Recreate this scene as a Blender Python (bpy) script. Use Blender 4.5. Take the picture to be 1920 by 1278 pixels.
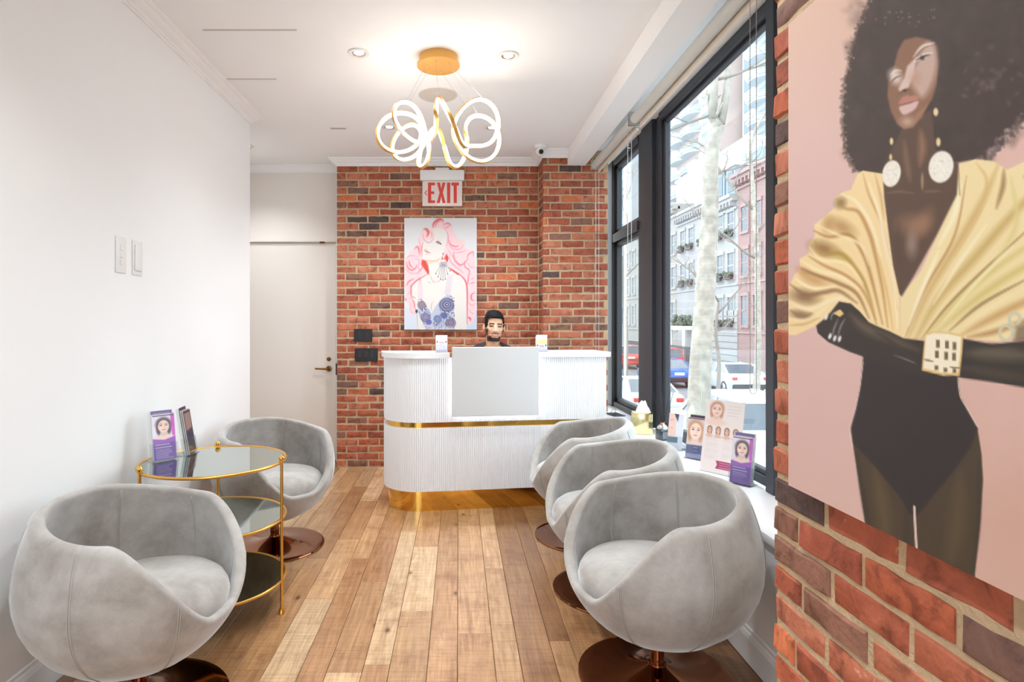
import bpy, bmesh, math, random
import numpy as np
from mathutils import Vector, Matrix
for o in list(bpy.data.objects):
    bpy.data.objects.remove(o, do_unlink=True)
SC = bpy.context.scene
COL = SC.collection
PI = math.pi
rad = math.radians

# ------------------------------------------------------------------ camera
F, PX, PY, CH = 1100.0, 860.0, 605.0, 1.37       # focal length and vanishing point in pixels, eye height
cam_d = bpy.data.cameras.new('camera')
cam_d.sensor_width = 36.0
cam_d.lens = F / 1920.0 * 36.0
cam_d.shift_x = (960.0 - PX) / 1920.0
cam_d.shift_y = -(639.0 - PY) / 1920.0
cam_d.clip_start = 0.05
cam_d.clip_end = 500
cam = bpy.data.objects.new('camera', cam_d)
cam.location = (0, 0, CH)
cam.rotation_euler = (rad(90), 0, 0)
COL.objects.link(cam)
SC.camera = cam

# ------------------------------------------------------------------ daylight (bright overcast sky) and exposure
W = bpy.data.worlds.new('overcast')
SC.world = W
W.use_nodes = True
_bg = W.node_tree.nodes['Background']
_bg.inputs[0].default_value = (0.80, 0.91, 1.0, 1)
_bg.inputs[1].default_value = 2.6
SC.view_settings.view_transform = 'Standard'
SC.view_settings.look = 'None'
SC.view_settings.gamma = 1
SC.view_settings.use_curve_mapping = False
SC.view_settings.exposure = 0.80
DOWNLIGHT_W = 22.0
CHANDELIER_E = 6.8

# ------------------------------------------------------------------ helpers
def lin(c):
    r = []
    for v in c[:3]:
        v = v / 255.0
        r.append(v / 12.92 if v <= 0.04045 else ((v + 0.055) / 1.055) ** 2.4)
    return (r[0], r[1], r[2], 1.0)

def nd(nt, typ, x=0, y=0, **kw):
    n = nt.nodes.new(typ)
    n.location = (x, y)
    for k, v in kw.items():
        setattr(n, k, v)
    return n

def base_mat(name):
    m = bpy.data.materials.new(name)
    m.use_nodes = True
    nt = m.node_tree
    b = nt.nodes['Principled BSDF']
    return m, nt, b

def mat(name, rgb, rough=0.5, metal=0.0, var=0.0, vscale=8.0, bump=0.0, bscale=60.0, sheen=0.0, coat=0.0, emis=0.0, ecol=None, spec=None, trans=0.0):
    m, nt, b = base_mat(name)
    c = lin(rgb)
    b.inputs['Base Color'].default_value = c
    b.inputs['Roughness'].default_value = rough
    b.inputs['Metallic'].default_value = metal
    if spec is not None:
        b.inputs['Specular IOR Level'].default_value = spec
    if sheen:
        b.inputs['Sheen Weight'].default_value = sheen
        b.inputs['Sheen Roughness'].default_value = 0.45
    if coat:
        b.inputs['Coat Weight'].default_value = coat
        b.inputs['Coat Roughness'].default_value = 0.1
    if trans:
        b.inputs['Transmission Weight'].default_value = trans
    if emis:
        b.inputs['Emission Color'].default_value = ecol or c
        b.inputs['Emission Strength'].default_value = emis
    if var or bump:
        tc = nd(nt, 'ShaderNodeTexCoord', -900, 0)
    if var:
        n = nd(nt, 'ShaderNodeTexNoise', -700, 100)
        n.inputs['Scale'].default_value = vscale
        n.inputs['Detail'].default_value = 5
        nt.links.new(tc.outputs['Object'], n.inputs['Vector'])
        r = nd(nt, 'ShaderNodeValToRGB', -480, 100)
        r.color_ramp.elements[0].position = 0.3
        r.color_ramp.elements[1].position = 0.7
        r.color_ramp.elements[0].color = tuple(v * (1 - var) for v in c[:3]) + (1,)
        r.color_ramp.elements[1].color = tuple(min(1, v * (1 + var)) for v in c[:3]) + (1,)
        nt.links.new(n.outputs['Fac'], r.inputs['Fac'])
        nt.links.new(r.outputs['Color'], b.inputs['Base Color'])
    if bump:
        n2 = nd(nt, 'ShaderNodeTexNoise', -700, -300)
        n2.inputs['Scale'].default_value = bscale
        n2.inputs['Detail'].default_value = 4
        nt.links.new(tc.outputs['Object'], n2.inputs['Vector'])
        bp = nd(nt, 'ShaderNodeBump', -300, -300)
        bp.inputs['Strength'].default_value = bump
        bp.inputs['Distance'].default_value = 0.01
        nt.links.new(n2.outputs['Fac'], bp.inputs['Height'])
        nt.links.new(bp.outputs['Normal'], b.inputs['Normal'])
    return m

def glass_mat(name, tint=(0.97, 0.985, 0.985), refl=0.03, rough=0.02):
    m = bpy.data.materials.new(name)
    m.use_nodes = True
    nt = m.node_tree
    nt.nodes.clear()
    out = nd(nt, 'ShaderNodeOutputMaterial', 400, 0)
    tr = nd(nt, 'ShaderNodeBsdfTransparent', 0, 100)
    tr.inputs[0].default_value = tint + (1,)
    gl = nd(nt, 'ShaderNodeBsdfGlossy', 0, -100)
    gl.inputs['Roughness'].default_value = rough
    fr = nd(nt, 'ShaderNodeLayerWeight', -500, 300)
    fr.inputs['Blend'].default_value = 0.5
    pw = nd(nt, 'ShaderNodeMath', -300, 300, operation='POWER')
    pw.inputs[1].default_value = 5.0
    nt.links.new(fr.outputs['Facing'], pw.inputs[0])
    mm = nd(nt, 'ShaderNodeMath', -50, 300, operation='MULTIPLY_ADD')
    mm.inputs[1].default_value = 0.9
    mm.inputs[2].default_value = refl
    mm.use_clamp = True
    mx = nd(nt, 'ShaderNodeMixShader', 200, 0)
    nt.links.new(pw.outputs[0], mm.inputs[0])
    nt.links.new(mm.outputs[0], mx.inputs[0])
    nt.links.new(tr.outputs[0], mx.inputs[1])
    nt.links.new(gl.outputs[0], mx.inputs[2])
    nt.links.new(mx.outputs[0], out.inputs[0])
    return m

def vcol_mat(name, rough=0.5, coat=0.0):
    m, nt, b = base_mat(name)
    a = nd(nt, 'ShaderNodeVertexColor', -300, 0)
    a.layer_name = 'Col'
    nt.links.new(a.outputs['Color'], b.inputs['Base Color'])
    b.inputs['Roughness'].default_value = rough
    b.inputs['Coat Weight'].default_value = coat
    return m

def link(o, parent=None):
    COL.objects.link(o)
    if parent is not None:
        o.parent = parent
    return o

def meshobj(name, verts, faces, m, parent=None, smooth=None, loc=None):
    me = bpy.data.meshes.new(name)
    me.from_pydata([tuple(v) for v in verts], [], [tuple(f) for f in faces])
    if smooth is not None:
        me.shade_smooth()
        if smooth < 179:
            me.set_sharp_from_angle(angle=rad(smooth))
    me.materials.append(m)
    o = bpy.data.objects.new(name, me)
    if loc is not None:
        o.location = loc
    return link(o, parent)

def empty(name, loc=(0, 0, 0), rz=0.0, parent=None):
    o = bpy.data.objects.new(name, None)
    o.empty_display_size = 0.1
    o.location = loc
    o.rotation_euler = (0, 0, rz)
    return link(o, parent)

def tag(o, label, cat, group=None):
    o['label'] = label
    o['category'] = cat
    if group:
        o['group'] = group
    return o

def struct(o, label=None):
    o['kind'] = 'structure'
    if label:
        o['label'] = label
    return o

class MB:
    """collects shapes for one mesh"""
    def __init__(self):
        self.v, self.f = [], []
    def add(self, v, f):
        n = len(self.v)
        self.v += [tuple(p) for p in v]
        self.f += [tuple(i + n for i in q) for q in f]
        return self
    def box(self, x0, x1, y0, y1, z0, z1):
        v = [(x0, y0, z0), (x1, y0, z0), (x1, y1, z0), (x0, y1, z0), (x0, y0, z1), (x1, y0, z1), (x1, y1, z1), (x0, y1, z1)]
        return self.add(v, [(0, 3, 2, 1), (4, 5, 6, 7), (0, 1, 5, 4), (1, 2, 6, 5), (2, 3, 7, 6), (3, 0, 4, 7)])
    def bbox(self, x0, x1, y0, y1, z0, z1, r=0.004, seg=2):
        bm = bmesh.new()
        bmesh.ops.create_cube(bm, size=1)
        for q in bm.verts:
            q.co = ((x0 + x1) / 2 + q.co.x * (x1 - x0), (y0 + y1) / 2 + q.co.y * (y1 - y0), (z0 + z1) / 2 + q.co.z * (z1 - z0))
        bmesh.ops.bevel(bm, geom=list(bm.edges), offset=r, segments=seg, affect='EDGES', profile=0.5)
        return self.bm(bm)
    def bm(self, bm):
        bm.verts.ensure_lookup_table()
        for i, q in enumerate(bm.verts):
            q.index = i
        self.add([q.co[:] for q in bm.verts], [[q.index for q in fc.verts] for fc in bm.faces])
        bm.free()
        return self
    def prism(self, poly, d0, d1, axis='y', bevel=0.0):
        """poly in the plane across axis, extruded from d0 to d1 along it"""
        n = len(poly)
        def P(a, b, d):
            return {'y': (a, d, b), 'x': (d, a, b), 'z': (a, b, d)}[axis]
        v = [P(a, b, d0) for a, b in poly] + [P(a, b, d1) for a, b in poly]
        f = [tuple(range(n))[::-1], tuple(range(n, 2 * n))] + [(i, (i + 1) % n, n + (i + 1) % n, n + i) for i in range(n)]
        if bevel:
            bm = bmesh.new()
            vs = [bm.verts.new(p) for p in v]
            for q in f:
                bm.faces.new([vs[i] for i in q])
            bmesh.ops.recalc_face_normals(bm, faces=bm.faces)
            bmesh.ops.bevel(bm, geom=list(bm.edges), offset=bevel, segments=2, affect='EDGES', profile=0.5)
            return self.bm(bm)
        return self.add(v, f)
    def lathe(self, prof, n=32, c=(0, 0, 0), closed=False):
        v, f = [], []
        m = len(prof)
        for i in range(n):
            a = 2 * PI * i / n
            for r, z in prof:
                v.append((c[0] + r * math.cos(a), c[1] + r * math.sin(a), c[2] + z))
        for i in range(n):
            j = (i + 1) % n
            for k in range(m - 1 if not closed else m):
                k2 = (k + 1) % m
                f.append((i * m + k, j * m + k, j * m + k2, i * m + k2))
        if not closed:
            if prof[0][0] > 1e-6:
                f.append(tuple(i * m for i in range(n))[::-1])
            if prof[-1][0] > 1e-6:
                f.append(tuple(i * m + m - 1 for i in range(n)))
        return self.add(v, f)
    def tube(self, pts, r, n=8, closed=False, cap=True):
        pts = [Vector(p) for p in pts]
        k = len(pts)
        rs = r if hasattr(r, '__len__') else [r] * k
        tans = []
        for i in range(k):
            if closed:
                t = pts[(i + 1) % k] - pts[i - 1]
            else:
                t = pts[min(i + 1, k - 1)] - pts[max(i - 1, 0)]
            tans.append(t.normalized())
        up = Vector((0, 0, 1)) if abs(tans[0].z) < 0.9 else Vector((1, 0, 0))
        nrm = (up - tans[0] * up.dot(tans[0])).normalized()
        v, f = [], []
        for i in range(k):
            nrm = (nrm - tans[i] * nrm.dot(tans[i])).normalized()
            bn = tans[i].cross(nrm)
            for j in range(n):
                a = 2 * PI * j / n
                v.append(pts[i] + (nrm * math.cos(a) + bn * math.sin(a)) * rs[i])
        for i in range(k if closed else k - 1):
            i2 = (i + 1) % k
            for j in range(n):
                j2 = (j + 1) % n
                f.append((i * n + j, i * n + j2, i2 * n + j2, i2 * n + j))
        if cap and not closed:
            f.append(tuple(range(n))[::-1])
            f.append(tuple((k - 1) * n + j for j in range(n)))
        return self.add(v, f)
    def ball(self, c, r, n=12, m=8, sc=(1, 1, 1)):
        prof = []
        for i in range(m + 1):
            a = -PI / 2 + PI * i / m
            prof.append((max(0.0, math.cos(a)) * r if 0 < i < m else 0.0, math.sin(a) * r))
        v, f = [], []
        k = len(prof)
        for i in range(n):
            a = 2 * PI * i / n
            for rr, z in prof:
                v.append((c[0] + rr * math.cos(a) * sc[0], c[1] + rr * math.sin(a) * sc[1], c[2] + z * sc[2]))
        for i in range(n):
            j = (i + 1) % n
            for q in range(k - 1):
                f.append((i * k + q, j * k + q, j * k + q + 1, i * k + q + 1))
        return self.add(v, f)
    def build(self, name, m, parent=None, smooth=None, loc=None):
        return meshobj(name, self.v, self.f, m, parent, smooth, loc)

def catmull(pts, per=8, closed=False):
    P = [np.array(p, float) for p in pts]
    n = len(P)
    out = []
    rng = range(n) if closed else range(n - 1)
    for i in rng:
        p0 = P[i - 1] if (closed or i > 0) else 2 * P[0] - P[1]
        p1 = P[i]
        p2 = P[(i + 1) % n]
        p3 = P[(i + 2) % n] if (closed or i + 2 < n) else 2 * P[-1] - P[-2]
        for k in range(per):
            t = k / per
            out.append(0.5 * ((2 * p1) + (-p0 + p2) * t + (2 * p0 - 5 * p1 + 4 * p2 - p3) * t * t + (-p0 + 3 * p1 - 3 * p2 + p3) * t ** 3))
    if not closed:
        out.append(P[-1])
    return [tuple(o) for o in out]

def at(x, y, Y):
    """world point seen at photo pixel (x, y) at depth Y"""
    return ((x - PX) * Y / F, Y, CH - (y - PY) * Y / F)

# ------------------------------------------------------------------ flat print: colours laid on a fine grid
class Paint:
    def __init__(self, X, Y, bg):
        self.x, self.y = X.ravel().astype(np.float64), Y.ravel().astype(np.float64)
        self.c = np.tile(np.array(bg, float) / 255.0, (self.x.size, 1))
    def _mix(self, idx, a, col):
        col = np.array(col, float) / 255.0
        self.c[idx] = self.c[idx] * (1 - a[:, None]) + col * a[:, None]
    def _sel(self, pts, m):
        p = np.array(pts, float)
        return np.nonzero((self.x > p[:, 0].min() - m) & (self.x < p[:, 0].max() + m) & (self.y > p[:, 1].min() - m) & (self.y < p[:, 1].max() + m))[0]
    def _dist(self, idx, pts, closed):
        x, y = self.x[idx], self.y[idx]
        best = np.full(idx.size, 1e9)
        par = np.zeros(idx.size)
        n = len(pts)
        for i in range(n if closed else n - 1):
            ax, ay = pts[i][:2]
            bx, by = pts[(i + 1) % n][:2]
            dx, dy = bx - ax, by - ay
            L = dx * dx + dy * dy + 1e-12
            t = np.clip(((x - ax) * dx + (y - ay) * dy) / L, 0, 1)
            d = np.hypot(x - ax - t * dx, y - ay - t * dy)
            mk = d < best
            best[mk] = d[mk]
            par[mk] = (i + t[mk]) / max(1, n - 1)
        return best, par
    def poly(self, pts, col, soft=1.0, a=1.0, curve=0):
        if curve:
            pts = catmull(pts, curve, True)
        idx = self._sel(pts, soft * 2)
        if idx.size == 0:
            return
        d, _ = self._dist(idx, pts, True)
        x, y = self.x[idx], self.y[idx]
        ins = np.zeros(idx.size, bool)
        n = len(pts)
        for i in range(n):
            ax, ay = pts[i][:2]
            bx, by = pts[(i + 1) % n][:2]
            if ay == by:
                continue
            c = ((ay > y) != (by > y)) & (x < (bx - ax) * (y - ay) / (by - ay) + ax)
            ins ^= c
        s = np.where(ins, d, -d)
        self._mix(idx, np.clip(s / (2 * soft) + 0.5, 0, 1) * a, col)
    def stroke(self, pts, w, col, a=1.0, soft=None, taper=True, curve=6):
        if curve and len(pts) > 2:
            pts = catmull(pts, curve)
        soft = soft if soft is not None else max(0.5, w * 0.5)
        idx = self._sel(pts, w + soft * 2)
        if idx.size == 0:
            return
        d, t = self._dist(idx, pts, False)
        ww = w * (np.sin(np.clip(t, 0.02, 0.98) * PI) ** 0.6 if taper else 1.0) * 0.5
        self._mix(idx, np.clip((ww - d) / (2 * soft) + 0.5, 0, 1) * a, col)
    def blob(self, cx, cy, rx, ry, col, a=1.0, soft=0.3, rot=0.0):
        m = max(rx, ry) * (1 + soft) + 1
        idx = np.nonzero((abs(self.x - cx) < m) & (abs(self.y - cy) < m))[0]
        if idx.size == 0:
            return
        dx, dy = self.x[idx] - cx, self.y[idx] - cy
        c, s = math.cos(rot), math.sin(rot)
        q = np.hypot((dx * c + dy * s) / rx, (-dx * s + dy * c) / ry)
        self._mix(idx, np.clip((1 - q) / (2 * soft) + 0.5, 0, 1) * a, col)
    def linear(self):
        c = np.clip(self.c, 0, 1)
        return np.where(c <= 0.04045, c / 12.92, ((c + 0.055) / 1.055) ** 2.4)

def print_sheet(name, pts, rows, cols, paint, m, parent=None):
    """grid of rows x cols points (N,3) carrying the paint's colours"""
    me = bpy.data.meshes.new(name)
    i = np.arange((rows - 1) * (cols - 1))
    r, c = i // (cols - 1), i % (cols - 1)
    a = r * cols + c
    faces = np.stack([a, a + 1, a + cols + 1, a + cols], 1)
    me.from_pydata(pts.tolist(), [], faces.tolist())
    at_ = me.color_attributes.new('Col', 'FLOAT_COLOR', 'POINT')
    L = paint.linear()
    buf = np.ones((L.shape[0], 4), np.float32)
    buf[:, :3] = L
    at_.data.foreach_set('color', buf.ravel())
    me.materials.append(m)
    o = bpy.data.objects.new(name, me)
    return link(o, parent)

# ------------------------------------------------------------------ materials
M = {}
M['wall'] = mat('white_wall_paint', (246, 246, 246), 0.45, bump=0.02, bscale=90)
M['ceil'] = mat('ceiling_paint', (249, 249, 249), 0.75)
M['trim'] = mat('white_trim_paint', (247, 247, 247), 0.4)
M['door'] = mat('door_paint', (236, 229, 222), 0.4)
M['gold'] = mat('polished_brass', (236, 190, 96), 0.09, 1.0)
M['goldsat'] = mat('brushed_gold', (226, 172, 88), 0.32, 1.0, bump=0.03, bscale=200)
M['goldpaint'] = mat('gold_lacquer', (222, 170, 92), 0.4, 0.55)
M['rose'] = mat('polished_bronze', (150, 98, 66), 0.07, 1.0)
M['chrome'] = mat('chrome', (220, 220, 222), 0.1, 1.0)
M['black'] = mat('black_plastic', (22, 19, 22), 0.35)
M['frame'] = mat('dark_window_metal', (56, 59, 66), 0.5)
M['white'] = mat('white_lacquer', (243, 243, 245), 0.32)
M['plastic'] = mat('white_plastic', (238, 237, 235), 0.35)
M['panel'] = mat('satin_white_board', (212, 212, 212), 0.5)
M['paper'] = mat('white_paper', (240, 240, 238), 0.8)
M['glass'] = glass_mat('window_glass')
M['acrylic'] = glass_mat('clear_acrylic', (0.96, 0.97, 0.98), 0.05, 0.03)
M['print'] = vcol_mat('printed_sheet', 0.45)
M['canvas'] = vcol_mat('painted_canvas', 0.5)
M['fabric'] = mat('blind_fabric', (232, 222, 208), 0.85)
M['tubeg'] = mat('blind_tube', (214, 214, 208), 0.5)
M['wire'] = mat('steel_wire', (190, 185, 178), 0.4, 0.6)
# ================================================================== THE ROOM
CEIL = 2.92
XL = -1.555           # left wall face
YB = 5.56             # brick wall at the back
YD = 5.80             # door wall in the alcove
XBL = -1.15           # left end of the back brick wall
XC0, XC1, YC = 0.758, 1.345, 5.28     # brick column beside the window
XP, YP = 0.735, 1.365                 # brick pier on the right: face and far corner
XW = 1.467             # inner face of the window frame
SILL = 0.57
rng = random.Random(7)

def brick_material(name, island):
    m, nt, b = base_mat(name)
    L = nt.links.new
    tc = nd(nt, 'ShaderNodeTexCoord', -1500, 0)
    if island:
        g = nd(nt, 'ShaderNodeNewGeometry', -1500, 300)
        rnd = g.outputs['Random Per Island']
        vec = tc.outputs['Object']
    else:
        oi = nd(nt, 'ShaderNodeObjectInfo', -1500, 300)
        rnd = oi.outputs['Random']
        ad = nd(nt, 'ShaderNodeVectorMath', -1300, 0, operation='ADD')
        L(tc.outputs['Object'], ad.inputs[0])
        L(oi.outputs['Location'], ad.inputs[1])
        vec = ad.outputs[0]
    r = nd(nt, 'ShaderNodeValToRGB', -1000, 300)
    cols = [(0.0, (170, 90, 64)), (0.16, (182, 104, 76)), (0.32, (164, 84, 60)), (0.48, (188, 114, 86)), (0.62, (156, 82, 62)),
            (0.74, (186, 98, 66)), (0.83, (142, 98, 80)), (0.90, (206, 116, 74)), (0.94, (122, 88, 76)), (0.97, (92, 70, 66))]
    e = r.color_ramp.elements
    e[0].position, e[0].color = cols[0][0], lin(cols[0][1])
    e[1].position, e[1].color = cols[-1][0], lin(cols[-1][1])
    for p, c in cols[1:-1]:
        q = e.new(p)
        q.color = lin(c)
    r.color_ramp.interpolation = 'CONSTANT'
    L(rnd, r.inputs['Fac'])
    n1 = nd(nt, 'ShaderNodeTexNoise', -1000, 0)
    n1.inputs['Scale'].default_value = 17
    n1.inputs['Detail'].default_value = 8
    n1.inputs['Roughness'].default_value = 0.65
    n1.inputs['Distortion'].default_value = 0.8
    L(vec, n1.inputs['Vector'])
    r1 = nd(nt, 'ShaderNodeValToRGB', -800, 0)
    r1.color_ramp.elements[0].position = 0.36
    r1.color_ramp.elements[0].color = (0.42, 0.36, 0.36, 1)
    r1.color_ramp.elements[1].position = 0.60
    r1.color_ramp.elements[1].color = (1.16, 1.15, 1.14, 1)
    q5 = r1.color_ramp.elements.new(0.47)
    q5.color = (0.92, 0.9, 0.88, 1)
    L(n1.outputs['Fac'], r1.inputs['Fac'])
    mx = nd(nt, 'ShaderNodeMix', -500, 200, data_type='RGBA', blend_type='MULTIPLY')
    mx.inputs['Factor'].default_value = 0.75
    L(r.outputs['Color'], mx.inputs['A'])
    L(r1.outputs['Color'], mx.inputs['B'])
    # pale chips and old lime
    n2 = nd(nt, 'ShaderNodeTexNoise', -1000, -300)
    n2.inputs['Scale'].default_value = 9
    n2.inputs['Detail'].default_value = 8
    n2.inputs['Roughness'].default_value = 0.7
    L(vec, n2.inputs['Vector'])
    r2 = nd(nt, 'ShaderNodeValToRGB', -800, -300)
    r2.color_ramp.elements[0].position = 0.645
    r2.color_ramp.elements[0].color = (0, 0, 0, 1)
    r2.color_ramp.elements[1].position = 0.70
    r2.color_ramp.elements[1].color = (0.75, 0.75, 0.75, 1)
    L(n2.outputs['Fac'], r2.inputs['Fac'])
    mx2 = nd(nt, 'ShaderNodeMix', -300, 100, data_type='RGBA')
    L(r2.outputs['Color'], mx2.inputs['Factor'])
    L(mx.outputs['Result'], mx2.inputs['A'])
    mx2.inputs['B'].default_value = lin((226, 188, 158))
    L(mx2.outputs['Result'], b.inputs['Base Color'])
    b.inputs['Roughness'].default_value = 0.75
    n3 = nd(nt, 'ShaderNodeTexNoise', -800, -600)
    n3.inputs['Scale'].default_value = 70
    n3.inputs['Detail'].default_value = 5
    L(vec, n3.inputs['Vector'])
    bp = nd(nt, 'ShaderNodeBump', -300, -500)
    bp.inputs['Strength'].default_value = 0.55
    bp.inputs['Distance'].default_value = 0.006
    L(n3.outputs['Fac'], bp.inputs['Height'])
    L(bp.outputs['Normal'], b.inputs['Normal'])
    return m

M['brick'] = brick_material('reclaimed_brick', False)
M['brick_i'] = brick_material('reclaimed_brick_run', True)
M['mortar'] = mat('mortar', (196, 170, 136), 0.9, var=0.10, vscale=14, bump=0.5, bscale=120)

BL, BHt, BD, MJ = 0.1905, 0.0552, 0.045, 0.0128
COURSE = BHt + MJ
def brick_geo(seed, L=BL):
    """hand-made brick: long edges wander, arrises worn; front at y = 0, back at y = BD"""
    r = random.Random(seed * 7 + 3)
    j = lambda q: r.uniform(-q, q)
    x, z, c = L / 2, BHt / 2, 0.0045
    K = 5
    us = [-1 + 2.0 * i / (K - 1) for i in range(K)]
    bot = [j(0.0026) for _ in us]
    top = [j(0.0026) for _ in us]
    v = []
    for (d, k) in ((BD, 0.0), (c, 0.0), (0.0, c)):
        for i, u in enumerate(us):
            v.append((u * (x - k), d + (j(0.0016) if d < 0.02 else 0), -(z - k) + bot[i]))
        for i, u in reversed(list(enumerate(us))):
            v.append((u * (x - k), d + (j(0.0016) if d < 0.02 else 0), (z - k) + top[i]))
    n = 2 * K
    f = []
    for g in (0, 1):
        for i in range(n):
            i2 = (i + 1) % n
            f.append((g * n + i, g * n + i2, (g + 1) * n + i2, (g + 1) * n + i))
    for i in range(K - 1):
        f.append((2 * n + i, 2 * n + i + 1, 2 * n + n - 2 - i, 2 * n + n - 1 - i))
    return v, f
BRICKS = []
for s in range(10):
    v, f = brick_geo(s)
    me = bpy.data.meshes.new('brick')
    me.from_pydata(v, [], f)
    me.materials.append(M['brick'])
    me.shade_smooth()
    me.set_sharp_from_angle(angle=rad(38))
    BRICKS.append(me)

def lay_bricks(parent, org, rz, length, z0, z1, seed, phase=0.0, cap=300, prior=None, closer=0.0):
    """running bond; org = start of the face, rz turns local -Y into the room"""
    r = random.Random(seed)
    ca, sa = math.cos(rz), math.sin(rz)
    items = []
    n = int((z1 - z0) / COURSE + 0.3)
    pitch = BL + MJ
    for i in range(n):
        z = z0 + (i + 0.5) * COURSE
        off = (0.0 if i % 2 else -pitch / 2) + phase + r.uniform(-0.014, 0.014)
        u = off if off <= 0 else off - pitch
        while u < length - 0.012:
            a, b_ = max(u, 0.0), min(u + BL, length)
            if a < 0.04:
                a = 0.0
            if b_ - a > 0.03:
                items.append((a, b_, z, r.randrange(10), r.uniform(-0.003, 0.003), r.uniform(-0.005, 0.005)))
            u += pitch
    if prior:
        items.sort(key=lambda t: prior((t[0] + t[1]) / 2, t[2]))
    rest = MB()
    for k, (a, b_, z, vi, dd, tilt) in enumerate(items):
        um = (a + b_) / 2
        sx = (b_ - a) / BL
        if k < cap:
            o = bpy.data.objects.new('brick', BRICKS[vi])
            o.location = (org[0] + ca * um - sa * dd, org[1] + sa * um + ca * dd, z)
            o.rotation_euler = (0, tilt, rz)
            o.scale = (sx, 1, 1)
            link(o, parent)
        else:
            v, f = brick_geo(vi)
            rest.add([(org[0] + ca * (um + x * sx) - sa * (y + dd), org[1] + sa * (um + x * sx) + ca * (y + dd), z + q) for x, y, q in v], f)
    if rest.v:
        o = rest.build('brick_run', M['brick_i'], parent)
        o['kind'] = 'stuff'
    return len(items)

# ---------------- floor: a dark bed and reclaimed oak planks
def wood_material(name, island=False):
    m, nt, b = base_mat(name)
    L = nt.links.new
    tc = nd(nt, 'ShaderNodeTexCoord', -1700, 0)
    oi = nd(nt, 'ShaderNodeObjectInfo', -1700, 300)
    ml = nd(nt, 'ShaderNodeVectorMath', -1500, 200, operation='MULTIPLY')
    L(oi.outputs['Location'], ml.inputs[0])
    ml.inputs[1].default_value = (3.7, 5.3, 1)
    ad = nd(nt, 'ShaderNodeVectorMath', -1350, 0, operation='ADD')
    L(tc.outputs['Object'], ad.inputs[0])
    L(ml.outputs[0], ad.inputs[1])
    mp = nd(nt, 'ShaderNodeMapping', -1200, 0)
    mp.inputs['Scale'].default_value = (14, 0.9, 1)
    L(ad.outputs[0], mp.inputs['Vector'])
    n1 = nd(nt, 'ShaderNodeTexNoise', -1000, 0)
    n1.inputs['Scale'].default_value = 3.0
    n1.inputs['Detail'].default_value = 9
    n1.inputs['Roughness'].default_value = 0.62
    n1.inputs['Distortion'].default_value = 1.2
    L(mp.outputs[0], n1.inputs['Vector'])
    gr = nd(nt, 'ShaderNodeValToRGB', -800, 0)
    gr.color_ramp.elements[0].position = 0.25
    gr.color_ramp.elements[0].color = (0.50, 0.42, 0.35, 1)
    gr.color_ramp.elements[1].position = 0.68
    gr.color_ramp.elements[1].color = (1.14, 1.13, 1.12, 1)
    L(n1.outputs['Fac'], gr.inputs['Fac'])
    # per plank tone from the colour set on the object
    mx = nd(nt, 'ShaderNodeMix', -500, 200, data_type='RGBA', blend_type='MULTIPLY')
    mx.inputs['Factor'].default_value = 0.85
    L(oi.outputs['Color'], mx.inputs['A'])
    L(gr.outputs['Color'], mx.inputs['B'])
    # saw marks across, knots and worn patches
    mp2 = nd(nt, 'ShaderNodeMapping', -1200, -400)
    mp2.inputs['Scale'].default_value = (1.5, 46, 1)
    L(ad.outputs[0], mp2.inputs['Vector'])
    n2 = nd(nt, 'ShaderNodeTexNoise', -1000, -400)
    n2.inputs['Scale'].default_value = 2.0
    n2.inputs['Detail'].default_value = 3
    L(mp2.outputs[0], n2.inputs['Vector'])
    n3 = nd(nt, 'ShaderNodeTexNoise', -1000, -650)
    n3.inputs['Scale'].default_value = 5.5
    n3.inputs['Detail'].default_value = 7
    n3.inputs['Roughness'].default_value = 0.68
    L(ad.outputs[0], n3.inputs['Vector'])
    r3 = nd(nt, 'ShaderNodeValToRGB', -800, -650)
    r3.color_ramp.elements[0].position = 0.34
    r3.color_ramp.elements[0].color = (0.62, 0.52, 0.44, 1)
    r3.color_ramp.elements[1].position = 0.5
    r3.color_ramp.elements[1].color = (1, 1, 1, 1)
    L(n3.outputs['Fac'], r3.inputs['Fac'])
    mx3 = nd(nt, 'ShaderNodeMix', -300, 100, data_type='RGBA', blend_type='MULTIPLY')
    mx3.inputs['Factor'].default_value = 0.7
    L(mx.outputs['Result'], mx3.inputs['A'])
    L(r3.outputs['Color'], mx3.inputs['B'])
    # knots and nail holes
    mp4 = nd(nt, 'ShaderNodeMapping', -1200, -900)
    mp4.inputs['Scale'].default_value = (5.0, 2.6, 1)
    L(ad.outputs[0], mp4.inputs['Vector'])
    vo = nd(nt, 'ShaderNodeTexVoronoi', -1000, -900)
    vo.inputs['Scale'].default_value = 1.0
    L(mp4.outputs[0], vo.inputs['Vector'])
    r4 = nd(nt, 'ShaderNodeValToRGB', -800, -900)
    r4.color_ramp.elements[0].position = 0.035
    r4.color_ramp.elements[0].color = (0.12, 0.08, 0.06, 1)
    r4.color_ramp.elements[1].position = 0.11
    r4.color_ramp.elements[1].color = (1, 1, 1, 1)
    q4 = r4.color_ramp.elements.new(0.06)
    q4.color = (0.72, 0.62, 0.52, 1)
    L(vo.outputs['Distance'], r4.inputs['Fac'])
    mx4 = nd(nt, 'ShaderNodeMix', -150, 100, data_type='RGBA', blend_type='MULTIPLY')
    mx4.inputs['Factor'].default_value = 0.85
    L(mx3.outputs['Result'], mx4.inputs['A'])
    L(r4.outputs['Color'], mx4.inputs['B'])
    # faint saw marks across the board
    r5 = nd(nt, 'ShaderNodeValToRGB', -800, -400)
    r5.color_ramp.elements[0].position = 0.38
    r5.color_ramp.elements[0].color = (0.80, 0.76, 0.72, 1)
    r5.color_ramp.elements[1].position = 0.52
    r5.color_ramp.elements[1].color = (1.03, 1.03, 1.03, 1)
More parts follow.
